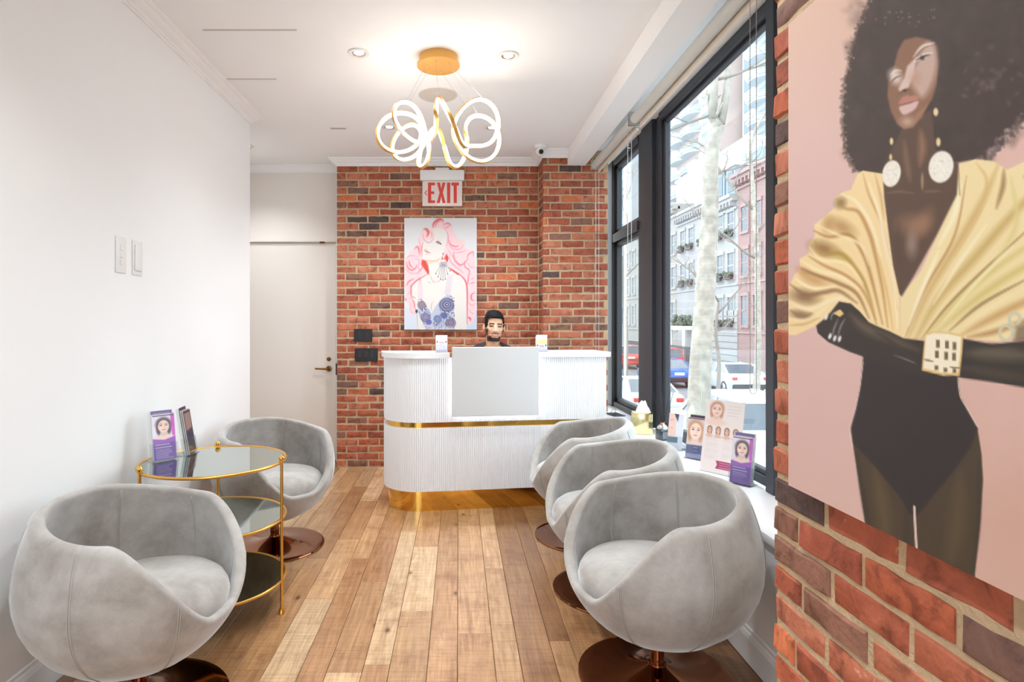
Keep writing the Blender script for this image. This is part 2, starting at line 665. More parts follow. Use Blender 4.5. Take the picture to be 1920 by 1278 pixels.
    L(n2.outputs['Fac'], r5.inputs['Fac'])
    mx5 = nd(nt, 'ShaderNodeMix', 0, 100, data_type='RGBA', blend_type='MULTIPLY')
    mx5.inputs['Factor'].default_value = 0.6
    L(mx4.outputs['Result'], mx5.inputs['A'])
    L(r5.outputs['Color'], mx5.inputs['B'])
    L(mx5.outputs['Result'], b.inputs['Base Color'])
    b.inputs['Roughness'].default_value = 0.34
    b.inputs['Coat Weight'].default_value = 0.45
    b.inputs['Coat Roughness'].default_value = 0.2
    ms = nd(nt, 'ShaderNodeMath', -600, -450, operation='ADD')
    L(n1.outputs['Fac'], ms.inputs[0])
    L(n2.outputs['Fac'], ms.inputs[1])
    bp = nd(nt, 'ShaderNodeBump', -300, -400)
    bp.inputs['Strength'].default_value = 0.16
    bp.inputs['Distance'].default_value = 0.003
    L(ms.outputs[0], bp.inputs['Height'])
    L(bp.outputs['Normal'], b.inputs['Normal'])
    return m
M['wood'] = wood_material('reclaimed_oak')
M['bed'] = mat('dark_subfloor', (52, 36, 24), 0.9)
floor = struct(MB().box(-2.3, 1.75, -2.2, 6.0, -0.14, -0.016).build('floor', M['bed']), 'wide reclaimed oak plank floor')
PLANK = {}
def plank_mesh(w, L):
    k = (round(w, 3), round(L, 2))
    if k not in PLANK:
        mb = MB()
        x, y, t, c = w / 2 - 0.0009, L / 2 - 0.0009, 0.016, 0.0016
        v = []
        for z, q in ((-t, 0), (-c, 0), (0, c)):
            v += [(-x + q, -y + q, z), (x - q, -y + q, z), (x - q, y - q, z), (-x + q, y - q, z)]
        f = [(8, 9, 10, 11)]
        for i in range(4):
            j = (i + 1) % 4
            f += [(i, j, 4 + j, 4 + i), (4 + i, 4 + j, 8 + j, 8 + i)]
        me = bpy.data.meshes.new('plank')
        me.from_pydata(v, [], f)
        me.materials.append(M['wood'])
        PLANK[k] = me
    return PLANK[k]
TONES = [(204, 166, 126), (198, 158, 118), (212, 178, 140), (186, 146, 108), (206, 170, 132), (180, 138, 100), (222, 192, 156), (200, 162, 124), (192, 152, 114), (172, 130, 94)]
def floor_planks():
    r = random.Random(21)
    widths = [0.14, 0.105, 0.165, 0.12, 0.15, 0.09]
    lens = [0.8, 1.1, 1.5, 1.9]
    x = -2.2
    row = 0
    while x < 1.62:
        w = widths[(row * 5 + 2) % 6] if row % 3 else r.choice(widths)
        w = min(w, 1.64 - x)
        if w < 0.03:
            break
        y = -0.9 - r.uniform(0, 1.2)
        while y < 5.86:
            L = r.choice(lens)
            a, b_ = max(y, -1.95), min(y + L, 5.86)
            xm = x + w / 2
            vis = b_ > 0.9 and not (xm < -1.56 and b_ < 4.2) and not (xm > 1.2 and a > 2.0)
            if b_ - a > 0.05 and (vis or b_ <= 0.9):
                me = plank_mesh(w, b_ - a)
                o = bpy.data.objects.new('plank', me)
                o.location = (xm, (a + b_) / 2, 0)
                t = r.choice(TONES)
                # browner boards at window and left wall; floor sheen painted into paler middle
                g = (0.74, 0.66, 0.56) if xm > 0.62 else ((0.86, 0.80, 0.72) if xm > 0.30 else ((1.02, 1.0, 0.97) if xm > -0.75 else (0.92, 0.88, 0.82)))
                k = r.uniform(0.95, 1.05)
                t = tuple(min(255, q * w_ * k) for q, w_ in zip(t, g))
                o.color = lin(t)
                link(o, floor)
            y += L
        x += w
        row += 1
floor_planks()

# ---------------- walls, ceiling
wl = MB().box(XL - 0.12, XL, -2.0, 4.37, -0.1, CEIL)
struct(wl.build('wall_left', M['wall']), 'smooth white painted wall on the left')
wa = MB().box(-2.32, -2.2, 4.2, 6.0, -0.1, CEIL).box(-2.32, XL - 0.12, 4.2, 4.25, -0.1, CEIL)
struct(wa.build('wall_alcove', M['wall']), 'white side wall of the door alcove')
DX0, DX1, DTOP = -2.08, -1.215, 2.165
wd = MB().box(-2.2, DX0 - 0.04, YD, YD + 0.15, -0.1, CEIL).box(DX0 - 0.04, DX1 + 0.03, YD, YD + 0.15, DTOP + 0.035, CEIL).box(DX1 + 0.03, XBL + 0.02, YD, YD + 0.15, -0.1, CEIL)
struct(wd.build('wall_door', M['door']), 'off-white wall around the white door')
ce = MB().box(-2.32, 1.60, -2.0, 6.0, CEIL, CEIL + 0.1)
struct(ce.build('ceiling', M['ceil']), 'white plaster ceiling')
# back brick wall
MORT = 0.0045
wb = struct(MB().box(XBL, XC0 + 0.3, YB + MORT, YD + 0.2, -0.1, CEIL).build('wall_back', M['mortar']), 'red brick wall behind the reception desk')
lay_bricks(wb, (XBL - 0.004, YB, 0), 0.0, XC0 - XBL - 0.002, 0.004, 2.862, 11, cap=300, prior=lambda u, z: (0 if (z > 1.1 or u < 0.45) else 1))
wc = struct(MB().box(XC0 + MORT, XC1, YC + MORT, YD + 0.2, -0.1, CEIL).build('wall_column', M['mortar']), 'projecting brick column beside the window')
lay_bricks(wc, (XC0 + 0.002, YC, 0), 0.0, XC1 - XC0 - 0.004, 0.004, 2.862, 12, phase=0.06, cap=220, prior=lambda u, z: 0 if z > 0.9 else 1)
lay_bricks(wc, (XC0, YB - 0.004, 0), -PI / 2, YB - YC - 0.052, 0.004, 2.862, 13, phase=0.03, cap=80, prior=lambda u, z: 0 if z > 0.9 else 1)
# brick pier on the right
wp = struct(MB().box(XP + MORT, 1.60, -2.0, YP - 0.004, -0.1, CEIL).build('wall_right', M['mortar']), 'brick pier in the right foreground carrying the large painting')
lay_bricks(wp, (XP, YP, 0), -PI / 2, 1.22, 0.0, CEIL - 0.01, 14, phase=0.1, cap=300, prior=lambda u, z: u)
# window wall: knee wall, near nib, header
kw = MB()
kw.box(1.18, 1.60, YP - 0.004, YD + 0.1, -0.1, SILL - 0.035)
kw.box(XW + 0.01, 1.60, YP - 0.004, 2.71, SILL - 0.035, CEIL)
kw.box(XW + 0.01, 1.60, 5.84, YD + 0.2, SILL - 0.035, CEIL)
struct(kw.build('wall_window', M['wall']), 'low white wall below the window sill')
# behind the camera: shop front with a large window
wf = MB()
wf.box(XL - 0.12, -1.42, -2.1, -1.95, -0.1, CEIL)
wf.box(0.62, 1.75, -2.1, -1.95, -0.1, CEIL)
wf.box(-1.42, 0.62, -2.1, -1.95, 2.75, CEIL)
wf.box(-1.42, 0.62, -2.1, -1.95, -0.1, 0.25)
struct(wf.build('wall_front', M['wall']))
w2 = struct(empty('window_2', (0, -2.03, 0.25)))
fm = MB()
for x in (-1.42, -0.42, 0.57):
    fm.box(x, x + 0.05, -0.03, 0.03, 0, 2.5)
fm.box(-1.42, 0.62, -0.03, 0.03, 0, 0.05).box(-1.42, 0.62, -0.03, 0.03, 2.45, 2.5)
fm.build('window_frame', M['frame'], w2)
MB().box(-1.37, -0.42, -0.004, 0.004, 0.05, 2.45).build('pane', M['glass'], w2)
MB().box(-0.37, 0.57, -0.004, 0.004, 0.05, 2.45).build('pane', M['glass'], w2)

# beam over the window
bm_ = MB().box(0.98, 1.14, YP - 0.01, YC + MORT, 2.785, CEIL)
struct(bm_.build('trim_1', M['ceil']), 'white boxed beam in front of the window head')

# ---------------- mouldings
def crown(name, prof, path_fn, label):
    pass
CROWN = [(0, 0), (0.075, 0), (0.075, -0.010), (0.066, -0.016), (0.058, -0.018), (0.046, -0.030), (0.030, -0.040), (0.020, -0.046), (0.018, -0.054), (0.008, -0.058), (0.008, -0.068), (0, -0.068)]
def crown_run(name, p0, p1, nrm, label, s=1.0, m0=0.0, m1=0.0):
    """profile swept from p0 to p1 at the ceiling; nrm points into the room; m = mitre"""
    p0, p1, n = Vector(p0), Vector(p1), Vector(nrm)
    d = (p1 - p0).normalized()
    v, f = [], []
    k = len(CROWN)
    for p, mt in ((p0, m0), (p1, -m1)):
        for a, b_ in CROWN:
            q = p + n * a * s + d * (a * s * mt)
            v.append((q.x, q.y, CEIL + b_ * s))
    for i in range(k):
        j = (i + 1) % k
        f.append((i, j, k + j, k + i))
    f.append(tuple(range(k)))
    f.append(tuple(range(k, 2 * k))[::-1])
    o = meshobj(name, v, f, M['trim'])
    return struct(o, label)
crown_run('trim_2', (XL, -1.9, 0), (XL, 4.37, 0), (1, 0, 0), 'crown moulding along the left wall', 1.0, 0, -1)
crown_run('trim_3', (XL, 4.37, 0), (-2.2, 4.37, 0), (0, 1, 0), 'crown moulding turning into the alcove', 1.0, -1, 0)
crown_run('trim_4', (-2.2, YD, 0), (XBL, YD, 0), (0, -1, 0), 'crown moulding above the door')
crown_run('trim_5', (XBL, YB, 0), (XC0, YB, 0), (0, -1, 0), 'crown moulding above the brick wall', 1.0, -1, 1)
crown_run('trim_6', (XBL, YD, 0), (XBL, YB, 0), (-1, 0, 0), 'crown moulding return on the brick wall end', 1.0, 0, -1)
crown_run('trim_7', (XC0, YB, 0), (XC0, YC, 0), (-1, 0, 0), 'crown moulding return on the brick column', 1.0, 1, -1)
crown_run('trim_8', (XC0, YC, 0), (0.98, YC, 0), (0, -1, 0), 'crown moulding on the brick column', 1.0, -1, 0)
def baseboard(name, x0, x1, y0, y1, label, axis):
    mb = MB()
    pr = [(0, 0), (0.016, 0), (0.016, 0.10), (0.011, 0.116), (0.006, 0.122), (0.006, 0.134), (0, 0.138)]
    if axis == 'l':
        mb.prism([(x0 + a, b_) for a, b_ in pr], y0, y1, 'y')
    else:
        mb.prism([(x0 - a, b_) for a, b_ in pr], y0, y1, 'y')
    return struct(mb.build(name, M['trim']), label)
baseboard('baseboard_left', XL, 0, -1.9, 4.37, 'white baseboard along the left wall', 'l')
baseboard('baseboard_right', 1.18, 0, YP, YC, 'white baseboard under the window sill', 'r')

# ---------------- window sill
sl = MB()
sl.bbox(1.165, XW + 0.01, YP, YC, SILL - 0.035, SILL, 0.005)
sl.bbox(XC1, XW + 0.01, YC, 5.80, SILL - 0.035, SILL, 0.002)
o = struct(sl.build('trim_9', M['white'], smooth=30), 'deep white window sill')

# ---------------- the window
Y0 = 2.71
WTOP = CEIL
win = struct(empty('window_1', (XW, Y0, SILL)), 'tall dark metal framed shop window')
FRM = M['frame']
def wbox(name, y0, y1, z0, z1, x0=0.0, x1=0.10, m=None, r=0.004, par=None):
    return MB().bbox(x0, x1, y0 - Y0, y1 - Y0, z0 - SILL, z1 - SILL, r, 1).build(name, m or FRM, par or win)
GT = 2.865
wbox('jamb', 2.71, 2.785, SILL, WTOP, -0.012, 0.10)
wbox('jamb', 5.62, 5.84, SILL, WTOP, 0.0, 0.10)
wbox('mullion', 4.34, 4.46, SILL, WTOP, 0.030, 0.10)
wbox('mullion', 4.46, 4.72, SILL, WTOP, 0.0, 0.10)
wbox('mullion', 4.72, 4.84, SILL, WTOP, 0.016, 0.10)
wbox('head_rail', 2.785, 4.34, GT, WTOP, 0.01, 0.10)
wbox('head_rail', 4.84, 5.62, GT, WTOP, 0.01, 0.10)
wbox('bottom_rail', 2.785, 4.34, SILL, SILL + 0.05, 0.03, 0.10)
wbox('bottom_rail', 4.84, 5.62, SILL, SILL + 0.05, 0.01, 0.10)
for (a, b_, z0, z1) in ((2.785, 4.34, SILL + 0.05, GT),):
    wbox('glazing_bead', a, a + 0.025, z0, z1, 0.045, 0.085, r=0.003)
    wbox('glazing_bead', b_ - 0.045, b_, z0, z1, 0.045, 0.085, r=0.003)
    wbox('glazing_bead', a, b_, z0, z0 + 0.022, 0.045, 0.085, r=0.003)
    wbox('glazing_bead', a, b_, z1 - 0.022, z1, 0.045, 0.085, r=0.003)
ZT = 2.18
wbox('transom', 4.84, 5.62, ZT - 0.045, ZT + 0.035, 0.004, 0.10)
for z0, z1 in ((SILL + 0.05, ZT - 0.045), (ZT + 0.035, GT)):
    sash = empty('sash', (0, 0, 0), 0, win)
    mb = MB()
    for (a, b_, c, d) in ((4.84, 4.89, z0, z1), (5.57, 5.62, z0, z1), (4.84, 5.62, z0, z0 + 0.04), (4.84, 5.62, z1 - 0.04, z1)):
        mb.bbox(0.035, 0.085, a - Y0, b_ - Y0, c - SILL, d - SILL, 0.003, 1)
    mb.build('sash_frame', FRM, sash)
    MB().box(0.058, 0.064, 4.885 - Y0, 5.575 - Y0, z0 + 0.035 - SILL, z1 - 0.035 - SILL).build('pane', M['glass'], sash)
MB().box(0.060, 0.067, 2.805 - Y0, 4.30 - Y0, 0.07, GT - SILL - 0.015).build('pane', M['glass'], win)
MB().tube([(0.008, 5.05 - Y0, 2.885 - SILL), (-0.012, 5.05 - Y0, 2.885 - SILL)], 0.014, 12).build('knob', M['chrome'], win, 30)

# ---------------- the door
dr = struct(empty('door_1', (DX0, YD, 0)), 'plain white door with a bronze lever handle')
Wd = DX1 - DX0
MB().bbox(0.004, Wd - 0.004, 0.02, 0.062, 0.008, DTOP - 0.004, 0.003, 1).build('leaf', M['door'], dr)
fr = MB()
fr.box(-0.04, 0, 0.0, 0.15, -0.0, DTOP + 0.035).box(Wd, Wd + 0.03, 0.0, 0.15, 0, DTOP + 0.035).box(0, Wd, 0.0, 0.15, DTOP, DTOP + 0.035)
fr.box(-0.055, -0.006, -0.012, 0, 0, DTOP + 0.03).box(Wd + 0.004, Wd + 0.045, -0.008, 0, 0, DTOP + 0.03).box(-0.055, Wd + 0.045, -0.012, 0, DTOP + 0.008, DTOP + 0.045)
fr.box(-0.02, Wd, 0.066, 0.15, 0, DTOP)
fr.build('door_frame', M['door'], dr)
M['bronze'] = mat('aged_bronze', (120, 84, 48), 0.3, 0.9)
hx, hz = at(616, 691, YD)[0] - DX0, at(616, 691, YD)[2]
hd = MB()
hd.lathe([(0.0, 0), (0.026, 0), (0.028, 0.004), (0.026, 0.010), (0.012, 0.012), (0.011, 0.045), (0, 0.045)], 24)
hv = [(x, -z, y) for x, y, z in hd.v]
hd.v = [(x + hx, y + 0.02, z + hz) for x, y, z in hv]
hd.tube([(hx, -0.022, hz), (hx - 0.03, -0.026, hz), (hx - 0.075, -0.026, hz + 0.001), (hx - 0.128, -0.022, hz + 0.003)], [0.0105, 0.0105, 0.009, 0.0085], 10)
hd.build('lever_handle', M['bronze'], dr, 40)
lk = MB()
lk.lathe([(0, 0), (0.020, 0), (0.020, 0.006), (0.015, 0.010), (0, 0.011)], 24)
lk.v = [(x + hx - 0.002, -z + 0.02, y + hz + 0.095) for x, y, z in lk.v]
lk.build('deadbolt', M['bronze'], dr, 40)
MB().bbox(Wd + 0.002, Wd + 0.044, -0.020, -0.006, hz - 0.06, hz + 0.055, 0.003, 1).build('strike_box', M['frame'], dr)
# closer arm in the gap over the door
MB().bbox(Wd - 0.16, Wd - 0.11, -0.004, 0.016, DTOP - 0.008, DTOP + 0.02, 0.002, 1).build('door_contact', M['bronze'], dr)
# ================================================================== FURNITURE
def sstep(a, b, x):
    t = min(1.0, max(0.0, (x - a) / (b - a)))
    return t * t * (3 - 2 * t)

def velvet():
    m, nt, b = base_mat('grey_velvet')
    L = nt.links.new
    tc = nd(nt, 'ShaderNodeTexCoord', -1300, 0)
    oi = nd(nt, 'ShaderNodeObjectInfo', -1300, 300)
    ad = nd(nt, 'ShaderNodeVectorMath', -1100, 0, operation='ADD')
    L(tc.outputs['Object'], ad.inputs[0])
    L(oi.outputs['Location'], ad.inputs[1])
    n1 = nd(nt, 'ShaderNodeTexNoise', -900, 100)
    n1.inputs['Scale'].default_value = 4.5
    n1.inputs['Detail'].default_value = 8
    n1.inputs['Roughness'].default_value = 0.66
    n1.inputs['Distortion'].default_value = 0.15
    L(ad.outputs[0], n1.inputs['Vector'])
    r = nd(nt, 'ShaderNodeValToRGB', -650, 100)
    r.color_ramp.elements[0].position = 0.30
    r.color_ramp.elements[0].color = lin((146, 138, 131))
    r.color_ramp.elements[1].position = 0.64
    r.color_ramp.elements[1].color = lin((192, 188, 184))
    L(n1.outputs['Fac'], r.inputs['Fac'])
    L(r.outputs['Color'], b.inputs['Base Color'])
    b.inputs['Roughness'].default_value = 0.85
    b.inputs['Specular IOR Level'].default_value = 0.2
    b.inputs['Sheen Weight'].default_value = 0.85
    b.inputs['Sheen Roughness'].default_value = 0.38
    b.inputs['Sheen Tint'].default_value = (0.93, 0.97, 1, 1)
    n2 = nd(nt, 'ShaderNodeTexNoise', -900, -300)
    n2.inputs['Scale'].default_value = 190
    L(tc.outputs['Object'], n2.inputs['Vector'])
    bp = nd(nt, 'ShaderNodeBump', -400, -300)
    bp.inputs['Strength'].default_value = 0.12
    bp.inputs['Distance'].default_value = 0.003
    L(n2.outputs['Fac'], bp.inputs['Height'])
    L(bp.outputs['Normal'], b.inputs['Normal'])
    return m
M['velvet'] = velvet()
M['thread'] = mat('pale_thread', (188, 183, 177), 0.8)

def rim_h(deg):
    d = abs(deg)
    return 0.375 + 0.315 * sstep(10, 74, d) + 0.062 * sstep(74, 165, d)
def r_out(z):
    zc, R = 0.490, 0.372
    if z < zc:
        t = (zc - z) / 0.332
        return R * math.sqrt(max(0.0, 1 - t * t)) if t < 1 else 0
    return R - 0.80 * (z - zc) ** 1.9
def shell_pt(deg, z, inset=0.0):
    r = r_out(z) - inset
    a = rad(deg)
    # front of the bowl pulled in a little, seat slightly deeper than wide
    k = 1.0 - 0.03 * (0.5 + 0.5 * math.cos(a))
    return (-r * k * math.cos(a), -r * k * math.sin(a), z)
T = 0.046
def shell_profile(deg):
    h = rim_h(deg)
    P = []
    z0 = 0.163
    for i in range(15):
        t = i / 14.0
        z = z0 + (h - T / 2 - z0) * (1 - (1 - t) ** 1.6) if True else 0
        P.append(shell_pt(deg, z))
    for i in range(1, 8):
        a = PI * i / 8
        P.append(shell_pt(deg, h - T / 2 + math.sin(a) * T / 2 * 0.95 if True else h, T / 2 - math.cos(a) * T / 2))
    zi = 0.320
    for i in range(9):
        t = i / 8.0
        P.append(shell_pt(deg, h - T / 2 + (zi - h + T / 2) * t, T))
    return P

def make_chair():
    root = empty('tub_chair')
    # shell
    n = 120
    profs = [shell_profile(360.0 * i / n - 180) for i in range(n)]
    k = len(profs[0])
    v = [p for pr in profs for p in pr]
    f = []
    for i in range(n):
        j = (i + 1) % n
        for q in range(k - 1):
            f.append((i * k + q, i * k + q + 1, j * k + q + 1, j * k + q))
    v.append((0, 0, 0.150))
    f += [(i * k, ((i + 1) % n) * k, len(v) - 1) for i in range(n)]
    v.append((0, 0, 0.320))
    f += [(((i + 1) % n) * k + k - 1, i * k + k - 1, len(v) - 1) for i in range(n)]
    sh = meshobj('shell', v, f, M['velvet'], root, 180)
    for d in (-38, 38, -86, 86, -138, 138):
        mb = MB()
        for off in (-0.55, 0.55):
            P = shell_profile(d + off)
            out = [Vector(p) * 1.0 for p in P[1:15]]
            out = [(p.x * 1.003, p.y * 1.003, p.z) for p in out]
            mb.tube(out, 0.0013, 5)
            inn = [(p[0] * 0.996, p[1] * 0.996, p[2]) for p in P[22:31]]
            mb.tube(inn, 0.0013, 5)
        mb.build('seam', M['thread'], sh, 180)
    # seat cushion: a domed round pad with a welt
    mb = MB()
    R = 0.272
    prof = [(0, 0.325), (R * 0.88, 0.325), (R * 0.965, 0.340), (R * 0.995, 0.362), (R, 0.385), (R * 0.985, 0.408), (R * 0.94, 0.430), (R * 0.86, 0.446), (R * 0.72, 0.457), (R * 0.5, 0.463), (R * 0.25, 0.466), (0, 0.467)]
    mb.lathe(prof, 56, (-0.030, 0, 0.006))
    mb.build('cushion', M['velvet'], root, 180)
    # pole and swivel base
    mb = MB().lathe([(0.0, 0.05), (0.026, 0.05), (0.026, 0.148), (0.0, 0.148)], 28)
    mb.lathe([(0.0, 0.136), (0.044, 0.136), (0.048, 0.144), (0.046, 0.170), (0, 0.172)], 28)
    mb.build('pole', M['rose'], root, 40)
    Rb = 0.300
    pr = [(0.0, 0.0), (Rb - 0.004, 0.0), (Rb, 0.004), (Rb - 0.003, 0.009), (Rb - 0.02, 0.0115)]
    for i in range(1, 15):
        t = i / 14.0
        r = Rb - 0.02 + (0.034 - Rb + 0.02) * t
        pr.append((r, 0.0115 + 0.048 * t ** 2.6))
    pr += [(0.033, 0.066), (0.0, 0.066)]
    MB().lathe(pr, 72).build('base', M['rose'], root, 45)
    return root
CHAIR = make_chair()
def copy_tree(o, parent=None):
    c = o.copy()
    COL.objects.link(c)
    c.parent = parent
    for ch in list(o.children):
        copy_tree(ch, c)
    return c
CH_SPOTS = [  # x, y, facing (degrees, direction the opening looks), label
    (0.765, 2.26, 194, 'pale grey velvet tub chair nearest the brick pier, in the right foreground'),
    (0.785, 3.01, 182, 'pale grey velvet tub chair, middle of the three under the window'),
    (0.79, 3.77, 177, 'pale grey velvet tub chair under the window nearest the reception desk'),
    (-1.135, 2.09, -6, 'pale grey velvet tub chair in the left foreground before the gold table'),
    (-1.135, 3.62, -42, 'pale grey velvet tub chair behind the gold table by the door'),
]
for i, (x, y, a, lab) in enumerate(CH_SPOTS):
    o = CHAIR if i == 0 else copy_tree(CHAIR)
    o.location = (x, y, 0)
    o.rotation_euler = (0, 0, rad(a - 180))
    tag(o, lab, 'chair', 'grey velvet swivel tub chairs')

# ---------------- three-tier round table
def make_table():
    cx, cy, R = -1.165, 2.80, 0.325
    root = empty('side_table', (cx, cy, 0))
    tag(root, 'round three-tier gold side table with mirrored glass shelves', 'table')
    M['mirror'] = mat('smoked_mirror', (176, 186, 180), 0.03, 1.0)
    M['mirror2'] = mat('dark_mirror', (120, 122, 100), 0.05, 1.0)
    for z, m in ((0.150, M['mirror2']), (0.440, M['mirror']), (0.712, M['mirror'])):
        sh = MB().lathe([(0, z - 0.004), (R - 0.008, z - 0.004), (R - 0.008, z + 0.003), (0, z + 0.003)], 72).build('shelf', m, root, 40)
        ring = []
        for i in range(96):
            a = 2 * PI * i / 96
            ring.append((R * math.cos(a), R * math.sin(a), z))
        MB().tube(ring, 0.0075, 8, closed=True).build('rim', M['goldsat'], sh, 180)
    legs = [(-0.845, 2.77), (-1.275, 3.105), (-1.40, 2.55)]
    for (lx, ly) in legs:
        a = math.atan2(ly - cy, lx - cx)
        x, y = (R + 0.006) * math.cos(a), (R + 0.006) * math.sin(a)
        lg = MB().tube([(x, y, 0.0), (x, y, 0.722)], 0.0075, 10).build('leg', M['goldsat'], root, 40)
        MB().ball((x, y, 0.732), 0.014).build('finial', M['gold'], lg, 180)
        MB().lathe([(0, 0), (0.017, 0), (0.017, 0.008), (0.012, 0.016), (0.012, 0.024), (0, 0.024)], 16, (x, y, 0)).build('foot', M['goldsat'], lg, 40)
    return root
make_table()

# ---------------- reception desk
def make_desk():
    th = math.atan2(0.25, 1.70)
    XD, YDk = -0.525, 4.20
    root = empty('reception_desk', (XD, YDk, 0), th)
    tag(root, 'white fluted reception desk with brass bands and a rounded left end', 'desk')
    L, R, DP = 1.665, 0.27, 0.45
    def path(inset, step=0.0, flute=0.0):
        """outline from the back of the rounded end, along the front, to the square right end"""
        Rr = R - inset
        segs = []
        straight = DP - R
        arc = Rr * PI / 2
        front = L - R - inset
        total = straight + arc + front
        n = int(total / step)
        out = []
        for i in range(n + 1):
            s = total * i / n
            if s < straight:
                p, nn = (inset, DP - s), (-1, 0)
            elif s < straight + arc:
                a = (s - straight) / Rr
                p, nn = (R - Rr * math.cos(a), R - Rr * math.sin(a)), (-math.cos(a), -math.sin(a))
            else:
                p, nn = (R + s - straight - arc, inset), (0, -1)
            d = flute * abs(math.sin(PI * s / 0.0152)) if flute else 0
            out.append((p[0] + nn[0] * d, p[1] + nn[1] * d))
        out += [(L - inset, DP), ]
        return out
    def slab(name, inset, z0, z1, m, step=0.02, flute=0.0, par=None, smooth=30):
        P = path(inset, step, flute)
        return MB().prism(P, z0, z1, 'z').build(name, m, par or root, smooth)
    slab('plinth', 0.028, 0.0, 0.155, M['gold'], 0.01, smooth=40)
    slab('lower_panel', 0.004, 0.148, 0.606, M['white'], 0.0152 / 6, 0.0062)
    slab('brass_band', 0.022, 0.600, 0.652, M['gold'], 0.01, smooth=40)
    slab('upper_panel', 0.004, 0.648, 0.70, M['white'], 0.0152 / 6, 0.0062)
    # upper panel is a wall: the staff side is hollow down to a worktop
    P = path(0.004, 0.0152 / 6, 0.0062)[:-1]
    Q = path(0.06, 0.0152 / 6)[:-1]
    n = min(len(P), len(Q))
    tp = np.linspace(0, len(P) - 1, 760)
    P = [P[int(round(t))] for t in tp]
    tq = np.linspace(0, len(Q) - 1, 760)
    Q = [Q[int(round(t))] for t in tq]
    P[-1] = (L - 0.004, P[-1][1]); Q[-1] = (L - 0.004, Q[-1][1])
    n = 760
    v = [(x, y, 0.70) for x, y in P] + [(x, y, 1.115) for x, y in P] + [(x, y, 0.70) for x, y in Q] + [(x, y, 1.115) for x, y in Q]
    f = []
    for i in range(n - 1):
        f += [(i, i + 1, n + i + 1, n + i), (2 * n + i + 1, 2 * n + i, 3 * n + i, 3 * n + i + 1), (n + i, n + i + 1, 3 * n + i + 1, 3 * n + i)]
    f += [(0, n, 3 * n, 2 * n), (n - 1, 3 * n - 1, 4 * n - 1, 2 * n - 1)]
    meshobj('upper_wall', v, f, M['white'], root, 30)
    MB().box(L - 0.06, L - 0.006, 0.06, DP, 0.70, 1.115).build('end_wall', M['white'], root)
    # counter slabs left and right of the front panel
    xa, xb = 0.463, 1.128
    Zs0, Zs1 = 1.113, 1.152
    P = [p for p in path(-0.022, 0.012)[:-1] if p[0] <= xa and p[1] < 0.42]
    P = P + [(xa, -0.022), (xa, 0.34), (P[0][0], 0.42)]
    MB().prism(P, Zs0, Zs1, 'z').build('counter_top', M['white'], root, 30)
    MB().bbox(xb, L + 0.024, -0.022, 0.34, Zs0, Zs1, 0.003, 1).build('counter_top', M['white'], root)
    # raised front panel, standing off the flutes with a light strip behind it
    fp = MB().bbox(xa + 0.012, xb - 0.012, -0.062, -0.036, 0.695, 1.195, 0.003, 1).build('front_panel', M['panel'], root)
    MB().box(xa + 0.05, xb - 0.05, -0.036, 0.10, 1.0, 1.185).build('panel_core', M['white'], root)
    led = mat('cold_led', (235, 240, 255), 0.5, emis=4.0, ecol=(0.82, 0.85, 1.0, 1))
    ls = MB()
    ls.box(xa + 0.022, xa + 0.034, -0.034, -0.022, 0.72, 1.10)
    ls.box(xb - 0.034, xb - 0.022, -0.034, -0.022, 0.72, 1.10)
    ls.box(xa + 0.034, xb - 0.034, -0.034, -0.022, 0.706, 0.718)
    ls.build('light_strip', led, fp)
    # staff worktop inside
    MB().box(0.30, L - 0.06, 0.065, DP, 0.70, 0.725).build('worktop', M['white'], root)
    return root
DESK = make_desk()
def desk_pt(x, y, z):
    return DESK.matrix_basis @ Vector((x, y, z))
